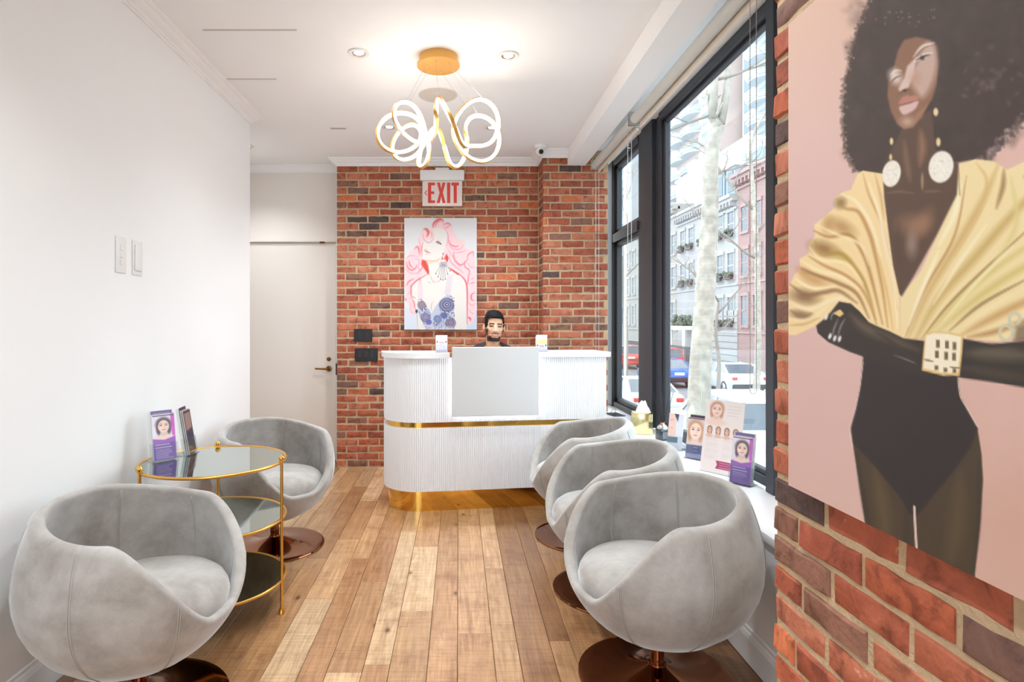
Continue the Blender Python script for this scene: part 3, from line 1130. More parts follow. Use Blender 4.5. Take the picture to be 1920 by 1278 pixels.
# ================================================================== CEILING THINGS
def make_chandelier():
    cx, cy = -0.118, 3.42
    root = empty('chandelier', (cx, cy, CEIL))
    tag(root, 'gold looped LED ribbon chandelier hanging from a round gold canopy', 'chandelier')
    cn = MB().lathe([(0, 0), (0.112, 0), (0.112, -0.040), (0.125, -0.046), (0.125, -0.056), (0.0, -0.056)], 64).build('canopy', M['goldpaint'], root, 40)
    for a in (20, 80, 140, 200, 260, 320):
        MB().ball((0.075 * math.cos(rad(a)), 0.075 * math.sin(rad(a)), -0.057), 0.005, 8, 6).build('cable_grip', M['gold'], cn, 180)
    # one closed ribbon winding through six open loops
    led = mat('led_diffuser', (255, 250, 244), 0.5, emis=CHANDELIER_E, ecol=(1.0, 0.95, 0.88, 1))
    way = [(1290, 800, 3.18), (1200, 560, 3.16), (1080, 330, 3.15), (985, 150, 3.15), (948, 165, 3.155), (940, 330, 3.17), (945, 560, 3.20), (890, 740, 3.24), (760, 810, 3.27), (600, 760, 3.27), (440, 610, 3.25), (352, 430, 3.24), (380, 275, 3.25), (500, 215, 3.28), (640, 280, 3.32), (740, 450, 3.36), (790, 640, 3.38), (845, 830, 3.38),
           (840, 1000, 3.36), (775, 1125, 3.35), (712, 1130, 3.37), (705, 1000, 3.42), (750, 820, 3.47), (765, 660, 3.50), (720, 500, 3.54), (600, 405, 3.58), (440, 380, 3.58), (270, 430, 3.55), (150, 560, 3.50), (125, 700, 3.48), (190, 840, 3.48), (320, 915, 3.52), (480, 925, 3.58), (640, 860, 3.62), (735, 740, 3.64), (730, 610, 3.64), (640, 535, 3.62),
           (500, 575, 3.60), (390, 690, 3.58), (325, 850, 3.57), (365, 985, 3.60), (480, 1035, 3.64), (640, 990, 3.68), (740, 880, 3.70), (800, 760, 3.70), (870, 630, 3.68), (950, 580, 3.62), (1000, 660, 3.56), (1060, 850, 3.50), (1120, 1060, 3.46), (1200, 1145, 3.46), (1290, 1085, 3.50), (1360, 930, 3.54), (1375, 760, 3.57),
           (1340, 600, 3.60), (1400, 460, 3.64), (1520, 412, 3.66), (1660, 455, 3.64), (1770, 570, 3.60), (1820, 740, 3.55), (1785, 920, 3.50), (1680, 1030, 3.46), (1550, 1060, 3.42), (1400, 1005, 3.38), (1270, 880, 3.35), (1190, 720, 3.33), (1180, 560, 3.32), (1225, 430, 3.31), (1340, 280, 3.31), (1490, 190, 3.33), (1640, 205, 3.36), (1755, 315, 3.38),
           (1808, 470, 3.40), (1795, 640, 3.38), (1715, 785, 3.35), (1580, 845, 3.30), (1440, 840, 3.25), (1350, 850, 3.20)]
    pts3 = []
    for (u, w_, Y_) in way:
        q = at(690 + u / 7.385, 160 + w_ / 7.385, Y_)
        pts3.append((q[0] - cx, q[1] - cy, q[2] - CEIL))
    raw = [Vector(p) for p in catmull(pts3, 16, True)]
    # even spacing and light smoothing
    seg = [(raw[(i + 1) % len(raw)] - raw[i]).length for i in range(len(raw))]
    cum = np.concatenate([[0], np.cumsum(seg)])
    N = 900
    arr = np.array([tuple(p) for p in raw] + [tuple(raw[0])])
    sv = np.linspace(0, cum[-1], N, endpoint=False)
    E = np.stack([np.interp(sv, cum, arr[:, k]) for k in range(3)], 1)
    def smooth(A, n_):
        for _ in range(n_):
            A = 0.25 * np.roll(A, 1, 0) + 0.5 * A + 0.25 * np.roll(A, -1, 0)
        return A
    E = smooth(E, 24)
    w8 = 14
    curv = -(np.roll(E, w8, 0) + np.roll(E, -w8, 0) - 2 * E)
    curv = smooth(curv, 160)
    tan = np.roll(E, -1, 0) - np.roll(E, 1, 0)
    tan /= np.linalg.norm(tan, axis=1)[:, None]
    outw = curv - tan * (curv * tan).sum(1)[:, None]
    outw /= np.maximum(np.linalg.norm(outw, axis=1)[:, None], 1e-6)
    for _ in range(3):
        outw = smooth(outw, 20)
        outw -= tan * (outw * tan).sum(1)[:, None]
        outw /= np.maximum(np.linalg.norm(outw, axis=1)[:, None], 1e-6)
    P = [Vector(p) for p in E]
    O = [Vector(p) for p in outw]
    def sweep(sec, name, m):
        k = len(sec)
        v, f = [], []
        for i in range(N):
            t = (P[(i + 1) % N] - P[i - 1]).normalized()
            o = (O[i] - t * O[i].dot(t)).normalized()
            b_ = t.cross(o)
            for a, q in sec:
                v.append(P[i] + o * a + b_ * q)
        for i in range(N):
            j = (i + 1) % N
            for q in range(k):
                q2 = (q + 1) % k
                f.append((i * k + q, j * k + q, j * k + q2, i * k + q2))
        return meshobj(name, v, f, m, root, 40)
    sweep([(0.0055, -0.0105), (0.0095, -0.0105), (0.0095, 0.0105), (0.0055, 0.0105)], 'gold_channel', M['goldpaint'])
    sweep([(-0.0115, -0.006), (-0.0085, -0.0098), (0.0055, -0.0098), (0.0055, 0.0098), (-0.0085, 0.0098), (-0.0115, 0.006)], 'light_ribbon', led)
    for k in range(6):
        a0 = rad(20 + 60 * k)
        best = max((q for q in range(N) if abs(((math.atan2(P[q].y, P[q].x) - a0 + PI) % (2 * PI)) - PI) < rad(32)), key=lambda q: P[q].z)
        MB().tube([(0.075 * math.cos(a0), 0.075 * math.sin(a0), -0.056), tuple(P[best] + Vector((0, 0, 0.008)))], 0.0009, 5).build('cable', M['wire'], root)
make_chandelier()

M['lamp_on'] = mat('downlight_lens', (255, 250, 240), 0.4, emis=3.0, ecol=(1.0, 0.95, 0.88, 1))
M['reflector'] = mat('downlight_reflector', (225, 222, 220), 0.18, 0.8)
DL = [((673, 99), 'recessed ceiling downlight left of the gold canopy'), ((953, 104), 'recessed ceiling downlight right of the gold canopy'),
      ((730, 238), 'recessed ceiling downlight seen through the left loops of the chandelier'), ((922, 239), 'recessed ceiling downlight seen through the right loops of the chandelier')]
DLP = []
for (x, y), lab in DL:
    Y = (CEIL - CH) * F / (PY - y)
    DLP.append(((x - PX) * Y / F, Y, lab))
def make_downlights():
    proto = empty('downlight')
    MB().lathe([(0.040, -0.001), (0.060, -0.001), (0.062, -0.004), (0.058, -0.007), (0.040, -0.005)], 40, closed=True).build('trim_ring', M['plastic'], proto, 40)
    MB().lathe([(0.040, -0.004), (0.026, 0.0), (0.026, -0.001), (0.039, -0.005)], 40, closed=True).build('reflector', M['reflector'], proto, 40)
    MB().lathe([(0, -0.003), (0.027, -0.003), (0.027, -0.0015), (0, -0.0015)], 24).build('lens', M['lamp_on'], proto, 40)
    spots = DLP + [(-0.56, 1.6, 'added unseen downlight overhead on the left, lighting the room'), (0.28, 1.6, 'added unseen downlight overhead on the right, lighting the room'), (-0.56, 0.2, 'added unseen downlight above the camera on the left'), (0.28, 0.2, 'added unseen downlight above the camera on the right'), (-1.86, 5.15, 'added unseen downlight brightening the door alcove')]  # spots after the visible ones are unseen lamps added to light room and alcove
    for i, (x, y, lab) in enumerate(spots):
        o = proto if i == 0 else copy_tree(proto)
        o.location = (x, y, CEIL)
        tag(o, lab or 'added unseen downlight overhead, nearer than the gold canopy', 'light', 'recessed ceiling downlights')
        ld = bpy.data.lights.new('downlight_bulb', 'SPOT')
        ld.energy = DOWNLIGHT_W * (1.0 if i < 4 else (0.28 if i == 8 else 0.5))
        ld.color = (0.93, 0.975, 1.0)
        ld.spot_size = rad(125)
        ld.spot_blend = 0.8
        ld.shadow_soft_size = 0.05
        lo = bpy.data.objects.new('downlight_bulb', ld)
        lo.location = (0, 0, -0.02)
        link(lo, o)
make_downlights()

# round plate on the ceiling, small vent, access seams
Y = (CEIL - CH) * F / (PY - 178)
o = MB().lathe([(0, 0), (0.132, 0), (0.130, -0.004), (0, -0.006)], 56).build('ceiling_plate', mat('ceiling_plate', (214, 206, 196), 0.6), None, 30, ((821 - PX) * Y / F, Y, CEIL))
tag(o, 'flat round grey plate on the ceiling behind the chandelier', 'ceiling plate')
Y = (CEIL - CH) * F / (PY - 239.5)
vt = empty('ceiling_vent', ((634 - PX) * Y / F, Y, CEIL))
tag(vt, 'small white slotted vent in the ceiling near the alcove', 'vent')
MB().bbox(-0.068, 0.068, -0.022, 0.022, -0.005, 0, 0.002, 1).build('frame', M['plastic'], vt)
for k in range(3):
    MB().box(-0.058, 0.058, -0.014 + k * 0.011, -0.009 + k * 0.011, -0.0065, -0.005).build('slot', M['wire'], vt)
for (x0, x1, y, lab) in ((380, 556, 56, 'thin long slot in the ceiling nearest the camera'), (410, 518, 148, 'faint short slot in the ceiling before the moulding corner')):
    Y = (CEIL - CH) * F / (PY - y)
    a, b_ = max((x0 - PX) * Y / F, XL + 0.08), (x1 - PX) * Y / F
    o = MB().box(-(b_ - a) / 2, (b_ - a) / 2, -0.006, 0.006, -0.002, 0).build('slot_diffuser', mat('slot_grey', (206, 196, 190), 0.7), None, None, ((a + b_) / 2, Y, CEIL))
    tag(o, lab, 'diffuser', 'linear ceiling slots')

# security camera under the moulding
sc_ = empty('security_camera', (at(1017, 276, 5.0)[0], 5.13, CEIL))
tag(sc_, 'small white turret security camera on the ceiling above the column', 'camera')
MB().lathe([(0, 0), (0.052, 0), (0.052, -0.022), (0.046, -0.03), (0, -0.03)], 32).build('mount', M['plastic'], sc_, 40)
hb = MB().ball((0, -0.006, -0.052), 0.042, 24, 14)
hb.build('turret', M['plastic'], sc_, 180)
MB().ball((0.002, -0.036, -0.064), 0.022, 16, 10).build('lens', M['black'], sc_, 180)

# ---------------- roller blinds
def blind(y0, y1, drop, label, chains, tube_x=1.215):
    root = empty('roller_blind', (tube_x, y0, 2.775))
    tag(root, label, 'blind', 'roller blinds at the window head')
    L = y1 - y0
    MB().tube([(0, 0.012, 0), (0, L - 0.012, 0)], 0.034, 24).build('tube', M['tubeg'], root, 40)
    for y in (0, L - 0.01):
        MB().bbox(-0.038, 0.05, y, y + 0.008, -0.04, 0.05, 0.002, 1).build('bracket', M['wire'], root)
    fb = MB().box(0.033, 0.0345, 0.015, L - 0.015, -drop, 0.0).build('fabric', M['fabric'], root)
    MB().bbox(0.028, 0.040, 0.015, L - 0.015, -drop - 0.012, -drop + 0.006, 0.002, 1).build('hem_bar', M['fabric'], root)
    for (yy, zb, m, r, bead) in chains:
        zl = zb - 2.775
        mb = MB()
        for dx in (-0.013, 0.013):
            if bead:
                z = 0.0
                while z > zl:
                    mb.ball((dx, yy - y0, z), 0.0028, 6, 4)
                    z -= 0.0085
            mb.tube([(dx, yy - y0, 0.0), (dx, yy - y0, zl)], r, 6)
        mb.tube([(-0.013, yy - y0, zl)] + [(-0.013 * math.cos(PI * q / 6), yy - y0, zl - 0.013 * math.sin(PI * q / 6)) for q in range(1, 6)] + [(0.013, yy - y0, zl)], max(r, 0.0012), 6)
        mb.build('chain', m, root, 180)
    return root
blind(4.08, 5.24, 0.050, 'short white roller blind above the narrow window by the column', [(5.14, 1.10, M['plastic'], 0.0017, False), (4.17, 1.80, M['plastic'], 0.0017, False)])
blind(2.36, 4.05, 0.052, 'long white roller blind above the large window pane', [(2.42, 1.09, M['wire'], 0.0008, True)])
blind(1.42, 2.30, 0.24, 'white roller blind at the brick pier, hem hanging lowest', [])

# ================================================================== ON THE WALLS
def make_exit():
    z = lambda y: CH - (y - PY) * YB / F
    x = lambda p: (p - PX) * YB / F
    xc = x(829.5)
    root = empty('exit_sign', (xc, YB, z(388)))
    tag(root, 'white EXIT sign with red letters above the pink-haired portrait', 'sign')
    zt = z(322) - z(388); zm = z(341) - z(388)
    MB().bbox(-0.207, 0.207, -0.075, -0.005, zm, zt, 0.006, 2).build('housing', M['plastic'], root, 30)
    MB().bbox(-0.065, 0.065, -0.05, -0.005, zt, zt + 0.03, 0.008, 2).build('mount', M['plastic'], root, 30)
    face = mat('exit_face', (238, 226, 218), 0.25, var=0.06, vscale=4)
    MB().bbox(-0.188, 0.188, -0.048, -0.018, 0.0, zm, 0.006, 2).build('sign_plate', face, root, 30)
    MB().box(-0.05, 0.05, -0.018, -0.002, zm * 0.55, zm).build('wall_bracket', M['plastic'], root)
    red = mat('exit_red', (222, 62, 48), 0.4)
    H0, H1 = 0.028, zm - 0.018
    h = H1 - H0
    t = 0.030
    yf0, yf1 = -0.0505, -0.047
    def P(poly, name):
        MB().prism([(a, H0 + b_ * h) for a, b_ in poly], yf0, yf1, 'y').build(name, red, root)
    x0 = -0.134
    P([(x0, 0), (x0 + 0.066, 0), (x0 + 0.066, 0.13), (x0 + t, 0.13), (x0 + t, 0.44), (x0 + 0.058, 0.44), (x0 + 0.058, 0.57), (x0 + t, 0.57), (x0 + t, 0.87), (x0 + 0.066, 0.87), (x0 + 0.066, 1), (x0, 1)], 'letter_e')
    x0 = -0.052
    P([(x0, 0), (x0 + 0.029, 0), (x0 + 0.042, 0.33), (x0 + 0.055, 0), (x0 + 0.084, 0), (x0 + 0.057, 0.51), (x0 + 0.082, 1), (x0 + 0.053, 1), (x0 + 0.042, 0.70), (x0 + 0.031, 1), (x0 + 0.002, 1), (x0 + 0.027, 0.51)], 'letter_x')
    x0 = 0.045
    P([(x0, 0), (x0 + t, 0), (x0 + t, 1), (x0, 1)], 'letter_i')
    x0 = 0.086
    P([(x0 + 0.021, 0), (x0 + 0.051, 0), (x0 + 0.051, 0.86), (x0 + 0.070, 0.86), (x0 + 0.070, 1), (x0, 1), (x0, 0.86), (x0 + 0.021, 0.86)], 'letter_t')
    P([(-0.168, 0.5), (-0.147, 0.63), (-0.139, 0.63), (-0.157, 0.5), (-0.139, 0.37), (-0.147, 0.37)], 'arrow')
make_exit()

for (x0, x1, y0, y1, lab, n) in ((664, 698, 616.5, 640.5, 'black switch plate on the brick wall, the upper smaller of two', 2), (665.5, 708.5, 652.5, 676.5, 'black switch plate on the brick wall, the lower wider of two', 3)):
    a, b_ = at(x0, y0, YB), at(x1, y1, YB)
    root = empty('switch_plate', ((a[0] + b_[0]) / 2, YB, b_[2]))
    tag(root, lab, 'switch', 'black switch plates by the desk')
    w, h = b_[0] - a[0], a[2] - b_[2]
    MB().bbox(-w / 2, w / 2, -0.011, 0.004, 0, h, 0.003, 1).build('plate', M['black'], root)
    for k in range(n):
        xc = (k - (n - 1) / 2) * (w * 0.8 / n)
        MB().bbox(xc - 0.016, xc + 0.016, -0.0145, -0.008, h / 2 - 0.034, h / 2 + 0.034, 0.002, 1).build('rocker', mat('dark_rocker', (44, 32, 36), 0.4), root)
for (y0, y1, z0, z1, lab) in ((2.655, 2.735, 1.60, 1.765, 'white wall plate with switches on the left wall, nearer the camera'), (2.79, 2.875, 1.60, 1.765, 'white wall control on the left wall, farther from the camera')):
    root = empty('wall_plate', (XL, (y0 + y1) / 2, z0))
    tag(root, lab, 'switch', 'white plates on the left wall')
    w, h = (y1 - y0) / 2, z1 - z0
    MB().bbox(0, 0.006, -w, w, 0, h, 0.002, 2).build('plate', M['plastic'], root, 30)
    if 'switches' in lab:
        for k in range(3):
            MB().bbox(0.005, 0.009, -0.012, 0.012, 0.035 + k * 0.034, 0.062 + k * 0.034, 0.002, 1).build('rocker', M['plastic'], root)
    else:
        MB().bbox(0.005, 0.012, -w * 0.72, w * 0.72, 0.02, h - 0.02, 0.004, 2).build('cover', M['plastic'], root, 30)

# ---------------- portrait over the desk
def small_portrait():
    x0, x1, y0, y1 = 758.0, 894.0, 408.5, 617.5
    Yp = YB - 0.035
    cols, rows = 205, 314
    gx, gy = np.meshgrid(np.linspace(x0, x1, cols), np.linspace(y0, y1, rows))
    p = Paint(gx, gy, (232, 230, 232))
    a = lambda L: [(750 + x / 11.11, 400 + y / 11.11) for x, y in L]
    b = lambda L: [(750 + x / 11.11, 510 + y / 11.11) for x, y in L]
    r = random.Random(5)
    p.poly(b([(80, 700), (330, 900), (380, 1200), (80, 1200)]), (222, 227, 240), 2)
    p.poly(b([(1390, 1000), (1600, 800), (1600, 1200), (1390, 1200)]), (208, 220, 238), 2)
    PK = (250, 212, 216)
    p.poly(a([(600, 300), (480, 310), (400, 480), (380, 700), (200, 800), (110, 1000), (100, 1300)]) + b([(100, 300), (120, 560), (200, 700), (210, 880), (330, 900), (290, 620), (240, 500), (240, 270), (400, 130), (600, 20)]) + a([(600, 1250), (560, 1000), (460, 960), (450, 700), (470, 580), (700, 500), (720, 320)]), PK, 1.6)
    p.poly(a([(680, 300), (700, 200), (820, 115), (910, 150), (1000, 200), (1080, 260), (1120, 400), (1200, 520), (1340, 560), (1340, 700), (1540, 800), (1580, 1100), (1590, 1270)]) + b([(1590, 600), (1570, 900), (1500, 1080), (1400, 1100), (1390, 300), (1200, 20)]) + a([(1000, 1100), (950, 850), (900, 820), (980, 600), (990, 400), (900, 330), (760, 310)]), PK, 1.6)
    SK = (238, 231, 225)
    p.poly(b([(600, 20), (460, 110), (380, 150), (245, 280), (240, 480), (275, 560), (330, 720), (375, 900), (385, 1200), (1385, 1200), (1385, 300), (1310, 140), (1200, 40), (1000, -60), (880, -250), (560, -250)]), SK, 0.7)
    p.poly(a([(700, 310), (800, 290), (900, 330), (960, 420), (965, 560), (940, 700), (880, 820), (830, 930), (750, 975), (520, 975), (470, 940), (452, 800), (470, 600), (600, 620), (690, 500)]), SK, 0.8)
    p.poly(a([(560, 985), (740, 985), (860, 900), (800, 1000), (620, 1050)]), (245, 208, 178), 1.2, 0.9)
    RD = (226, 66, 48)
    p.poly(a([(455, 960), (545, 990), (580, 1100), (605, 1215), (590, 1278), (530, 1190), (440, 1060)]), RD, 1.1, 0.92)
    p.poly(a([(885, 880), (850, 975), (905, 950)]), RD, 0.6)
    p.poly(a([(970, 835), (1015, 930), (985, 1020), (915, 940)]), RD, 0.8)
    p.poly(a([(1000, 1110), (1120, 1180), (1260, 1278), (1200, 1278), (1060, 1180)]), RD, 0.8, 0.9)
    LP, MP = (244, 150, 165), (238, 104, 120)
    for L, w, c in [
        (a([(685, 290), (700, 210), (780, 135), (860, 120), (905, 160)]), 3.2, (228, 58, 44)), (a([(720, 290), (780, 180), (860, 150)]), 2.2, MP), (a([(910, 300), (900, 200), (860, 170)]), 1.4, LP),
        (a([(930, 230), (1000, 205), (1070, 250)]), 2.5, MP), (a([(920, 330), (990, 280), (1040, 260)]), 2.5, LP), (a([(960, 350), (1000, 450), (1000, 560), (960, 700)]), 2.0, LP),
        (a([(500, 330), (550, 330), (590, 400), (560, 480)]), 4.0, (216, 70, 56)), (a([(490, 420), (500, 540), (600, 610), (690, 530), (690, 400)]), 1.8, LP), (a([(600, 340), (660, 420), (640, 540)]), 1.6, LP),
        (a([(480, 590), (455, 720), (460, 900)]), 1.5, MP), (a([(300, 740), (360, 690), (395, 760), (400, 850)]), 3.0, MP), (a([(380, 520), (430, 700), (420, 900)]), 1.5, LP),
        (a([(130, 1000), (160, 1120), (240, 1180), (330, 1130), (340, 1070)]), 2.6, MP), (a([(190, 980), (210, 1080), (270, 1130)]), 2.0, (232, 80, 90)), (a([(300, 930), (400, 980), (380, 1120), (440, 1230)]), 1.6, LP),
        (a([(110, 1150), (220, 1240), (420, 1250)]), 1.6, LP), (a([(350, 1250), (450, 1150), (470, 1050)]), 1.8, MP), (a([(100, 950), (220, 880), (380, 900)]), 1.4, LP),
        (a([(1000, 540), (1060, 650), (1160, 690), (1230, 670)]), 2.2, MP), (a([(1010, 620), (1090, 730), (1250, 740), (1330, 650)]), 1.8, LP), (a([(1120, 800), (1130, 940), (1200, 1040), (1290, 1070), (1420, 940)]), 2.8, MP),
        (a([(1130, 820), (1260, 810), (1390, 760)]), 1.6, LP), (a([(1400, 940), (1420, 860), (1520, 800), (1530, 900)]), 1.8, MP), (a([(1360, 1000), (1350, 1100), (1440, 1180), (1450, 1278)]), 2.0, MP), (a([(1380, 1000), (1480, 1120), (1570, 1120)]), 1.5, LP),
        (a([(1020, 860), (1060, 1010), (1200, 1140), (1330, 1240)]), 2.4, LP), (a([(990, 740), (1100, 900), (1250, 1120)]), 1.6, LP),
        (b([(1190, 10), (1310, 110), (1380, 230), (1400, 420), (1400, 700), (1400, 1080)]), 2.2, (226, 60, 72)), (b([(1430, 20), (1420, 160), (1400, 280)]), 2.0, MP), (b([(1560, 420), (1490, 470), (1490, 570), (1550, 590)]), 2.2, (232, 80, 100)),
        (b([(1420, 620), (1490, 690), (1580, 650)]), 1.8, LP), (b([(1410, 940), (1460, 960), (1470, 1020)]), 2.6, (228, 50, 80)), (b([(1480, 160), (1540, 110)]), 2.0, LP), (b([(1450, 240), (1570, 210)]), 1.6, MP), (b([(1420, 760), (1500, 860), (1530, 850)]), 1.6, LP),
        (b([(600, 20), (460, 110), (380, 150), (245, 280), (232, 400), (240, 500), (320, 535)]), 2.2, (230, 80, 84)), (b([(135, 290), (180, 200), (300, 130)]), 2.4, MP), (b([(420, 120), (405, 270)]), 2.6, MP), (b([(110, 540), (130, 600)]), 2.4, MP),
        (b([(150, 480), (220, 380), (200, 250)]), 1.4, LP), (b([(260, 560), (300, 660), (300, 760)]), 2.2, MP), (b([(230, 620), (220, 800), (330, 880)]), 2.6, (250, 190, 190)), (b([(200, 540), (260, 540)]), 1.6, LP)]:
        p.stroke(L, w, c, 0.85)
    for L in [b([(620, 40), (660, 140), (695, 230)]), b([(735, 150), (700, 240)]), b([(570, 190), (650, 240)]), b([(740, 225), (870, 150)]), b([(680, 600), (650, 720), (670, 820)])]:
        p.stroke(L, 0.9, (196, 140, 110), 0.9, 0.35)
    for L in [b([(1060, 470), (1110, 700), (1135, 1190)]), b([(300, 680), (350, 880), (375, 1190)])]:
        p.stroke(L, 0.8, (150, 120, 130), 0.8, 0.4)
    # straps
    p.poly(b([(990, 70), (1110, 60), (1060, 450), (915, 460)]), (232, 216, 224), 1.0, 0.9)
    p.poly(b([(370, 200), (460, 150), (480, 560), (380, 590)]), (236, 214, 222), 1.0, 0.9)
    for k in range(13):
        y = 90 + k * 29
        p.stroke(b([(985 - k * 5, y), (1085 - k * 3, y - 10)]), 0.6, (206, 184, 204), 0.8, 0.3, curve=0)
    # bodice
    dress = b([(450, 560), (530, 660), (560, 760), (660, 860), (760, 680), (870, 570), (980, 450), (1060, 480), (1100, 700), (1130, 1200), (540, 1200), (470, 1040), (390, 900), (365, 740)])
    p.poly(dress, (196, 203, 222), 0.6)
    # sequins and roses
    for k in range(900):
        x, y = r.uniform(370, 1130), r.uniform(460, 1190)
        q = b([(x, y)])[0]
        inside = (y > 560 + max(0, (x - 450)) * 1.4 and x < 660) or (x >= 660 and y > 860 - (x - 660) * 1.25 + 20)
        edge = (x < 640 and y > 560 and x > 370 + max(0, y - 740) * 0.35) or (x > 820 and y > 500) or (x > 700 and y > 900)
        if inside and edge:
            p.blob(q[0], q[1], r.uniform(0.5, 1.1), r.uniform(0.5, 1.1), r.choice([(58, 56, 110), (40, 36, 60), (90, 84, 150), (226, 226, 238), (120, 108, 150), (48, 70, 150), (96, 70, 84)]), 0.75, 0.4)
    for (cx, cy, R, c1, c2) in ((970, 680, 150, (44, 40, 86), (206, 204, 226)), (530, 940, 100, (52, 46, 110), (222, 216, 222)), (785, 980, 80, (40, 52, 130), (214, 222, 236)), (1055, 1060, 105, (58, 46, 84), (214, 196, 216)), (450, 680, 85, (98, 76, 88), (206, 190, 200)), (920, 900, 70, (46, 60, 120), (150, 150, 200)), (600, 1040, 60, (60, 56, 140), (150, 150, 210))):
        q = b([(cx, cy)])[0]
        R = R / 11.11
        for k, fct in enumerate((1.0, 0.82, 0.64, 0.46, 0.3, 0.16)):
            p.blob(q[0] + 0.15 * k, q[1] - 0.1 * k, R * fct, R * fct * 0.92, c1 if k % 2 == 0 else c2, 0.8, 0.16)
    p.poly(b([(420, 1130), (560, 1100), (1120, 1130), (1130, 1200), (560, 1200)]), (226, 214, 230), 1.5, 0.5)
    p.blob(*b([(345, 815)])[0], 2.2, 3.2, (38, 34, 36), 0.9, 0.4)
    # face
    p.stroke(a([(745, 605), (790, 590), (860, 635)]), 1.8, (84, 58, 60), 0.95, 0.5)
    p.blob(*a([(800, 620)])[0], 3.6, 1.4, (120, 100, 120), 0.6, 0.5, 0.4)
    p.blob(*a([(850, 635)])[0], 1.2, 1.2, (70, 46, 40), 0.9, 0.4)
    p.stroke(a([(740, 585), (790, 565), (860, 600)]), 1.0, (232, 178, 140), 0.8, 0.5)
    p.stroke(a([(770, 540), (860, 510)]), 1.0, (236, 200, 196), 0.8, 0.5)
    p.stroke(a([(505, 770), (560, 800), (640, 825)]), 1.7, (176, 96, 96), 0.95, 0.5)
    p.stroke(a([(500, 760), (540, 750), (600, 790)]), 1.6, (232, 170, 170), 0.9, 0.5)
    p.stroke(a([(520, 850), (560, 850), (600, 835)]), 1.4, (238, 186, 184), 0.9, 0.5)
    p.stroke(a([(470, 940), (530, 975), (750, 978), (830, 930)]), 0.9, (214, 150, 120), 0.8, 0.4)
    p.stroke(a([(580, 1000), (590, 1150), (605, 1278)]), 1.1, (120, 60, 50), 0.7, 0.5)
    # earring
    p.blob(*a([(900, 845)])[0], 1.8, 2.6, (168, 150, 158), 0.9, 0.4)
    p.stroke(a([(900, 870), (860, 970), (840, 1060)]), 0.9, (214, 208, 206), 0.9, 0.3)
    p.stroke(a([(920, 870), (960, 980), (990, 1060)]), 0.9, (214, 208, 206), 0.9, 0.3)
    p.blob(*a([(900, 1060)])[0], 7.0, 4.6, (176, 160, 170), 0.8, 0.45)
    for k in range(7):
        t = k / 6.0
        e = (745 + 300 * t, 1255 + 130 * math.sin(PI * t) + (0 if t < 0.8 else -60))
        s = (850 + 110 * t, 1070)
        p.stroke(a([s, e]), 1.0, (150, 138, 146), 0.9, 0.35, False, 0)
        p.blob(*a([e])[0], 0.9, 1.2, (84, 72, 80), 0.95, 0.4)
    for k in range(60):
        p.blob(*a([(r.uniform(830, 980), r.uniform(1010, 1110))])[0], 0.5, 0.5, r.choice([(110, 96, 108), (232, 226, 230)]), 0.8, 0.4)
    p.c *= 0.94
    z = lambda y: CH - (y - PY) * Yp / F
    xw = lambda x: (x - PX) * Yp / F
    root = empty('portrait_painting', (xw((x0 + x1) / 2), YB, z(y1)))
    tag(root, 'canvas portrait of a pink-haired woman on the brick wall above the desk', 'painting')
    hw, h = (xw(x1) - xw(x0)) / 2, z(y0) - z(y1)
    MB().box(-hw, hw, -0.0345, 0.003, 0, h).build('stretched_canvas', M['paper'], root)
    pts = np.zeros((rows * cols, 3))
    pts[:, 0] = (gx.ravel() - (x0 + x1) / 2) * Yp / F
    pts[:, 1] = -0.0352
    pts[:, 2] = (y1 - gy.ravel()) * Yp / F
    # faces must look into the room (-Y)
    print_sheet('painted_surface', pts, rows, cols, p, M['canvas'], root)
small_portrait()

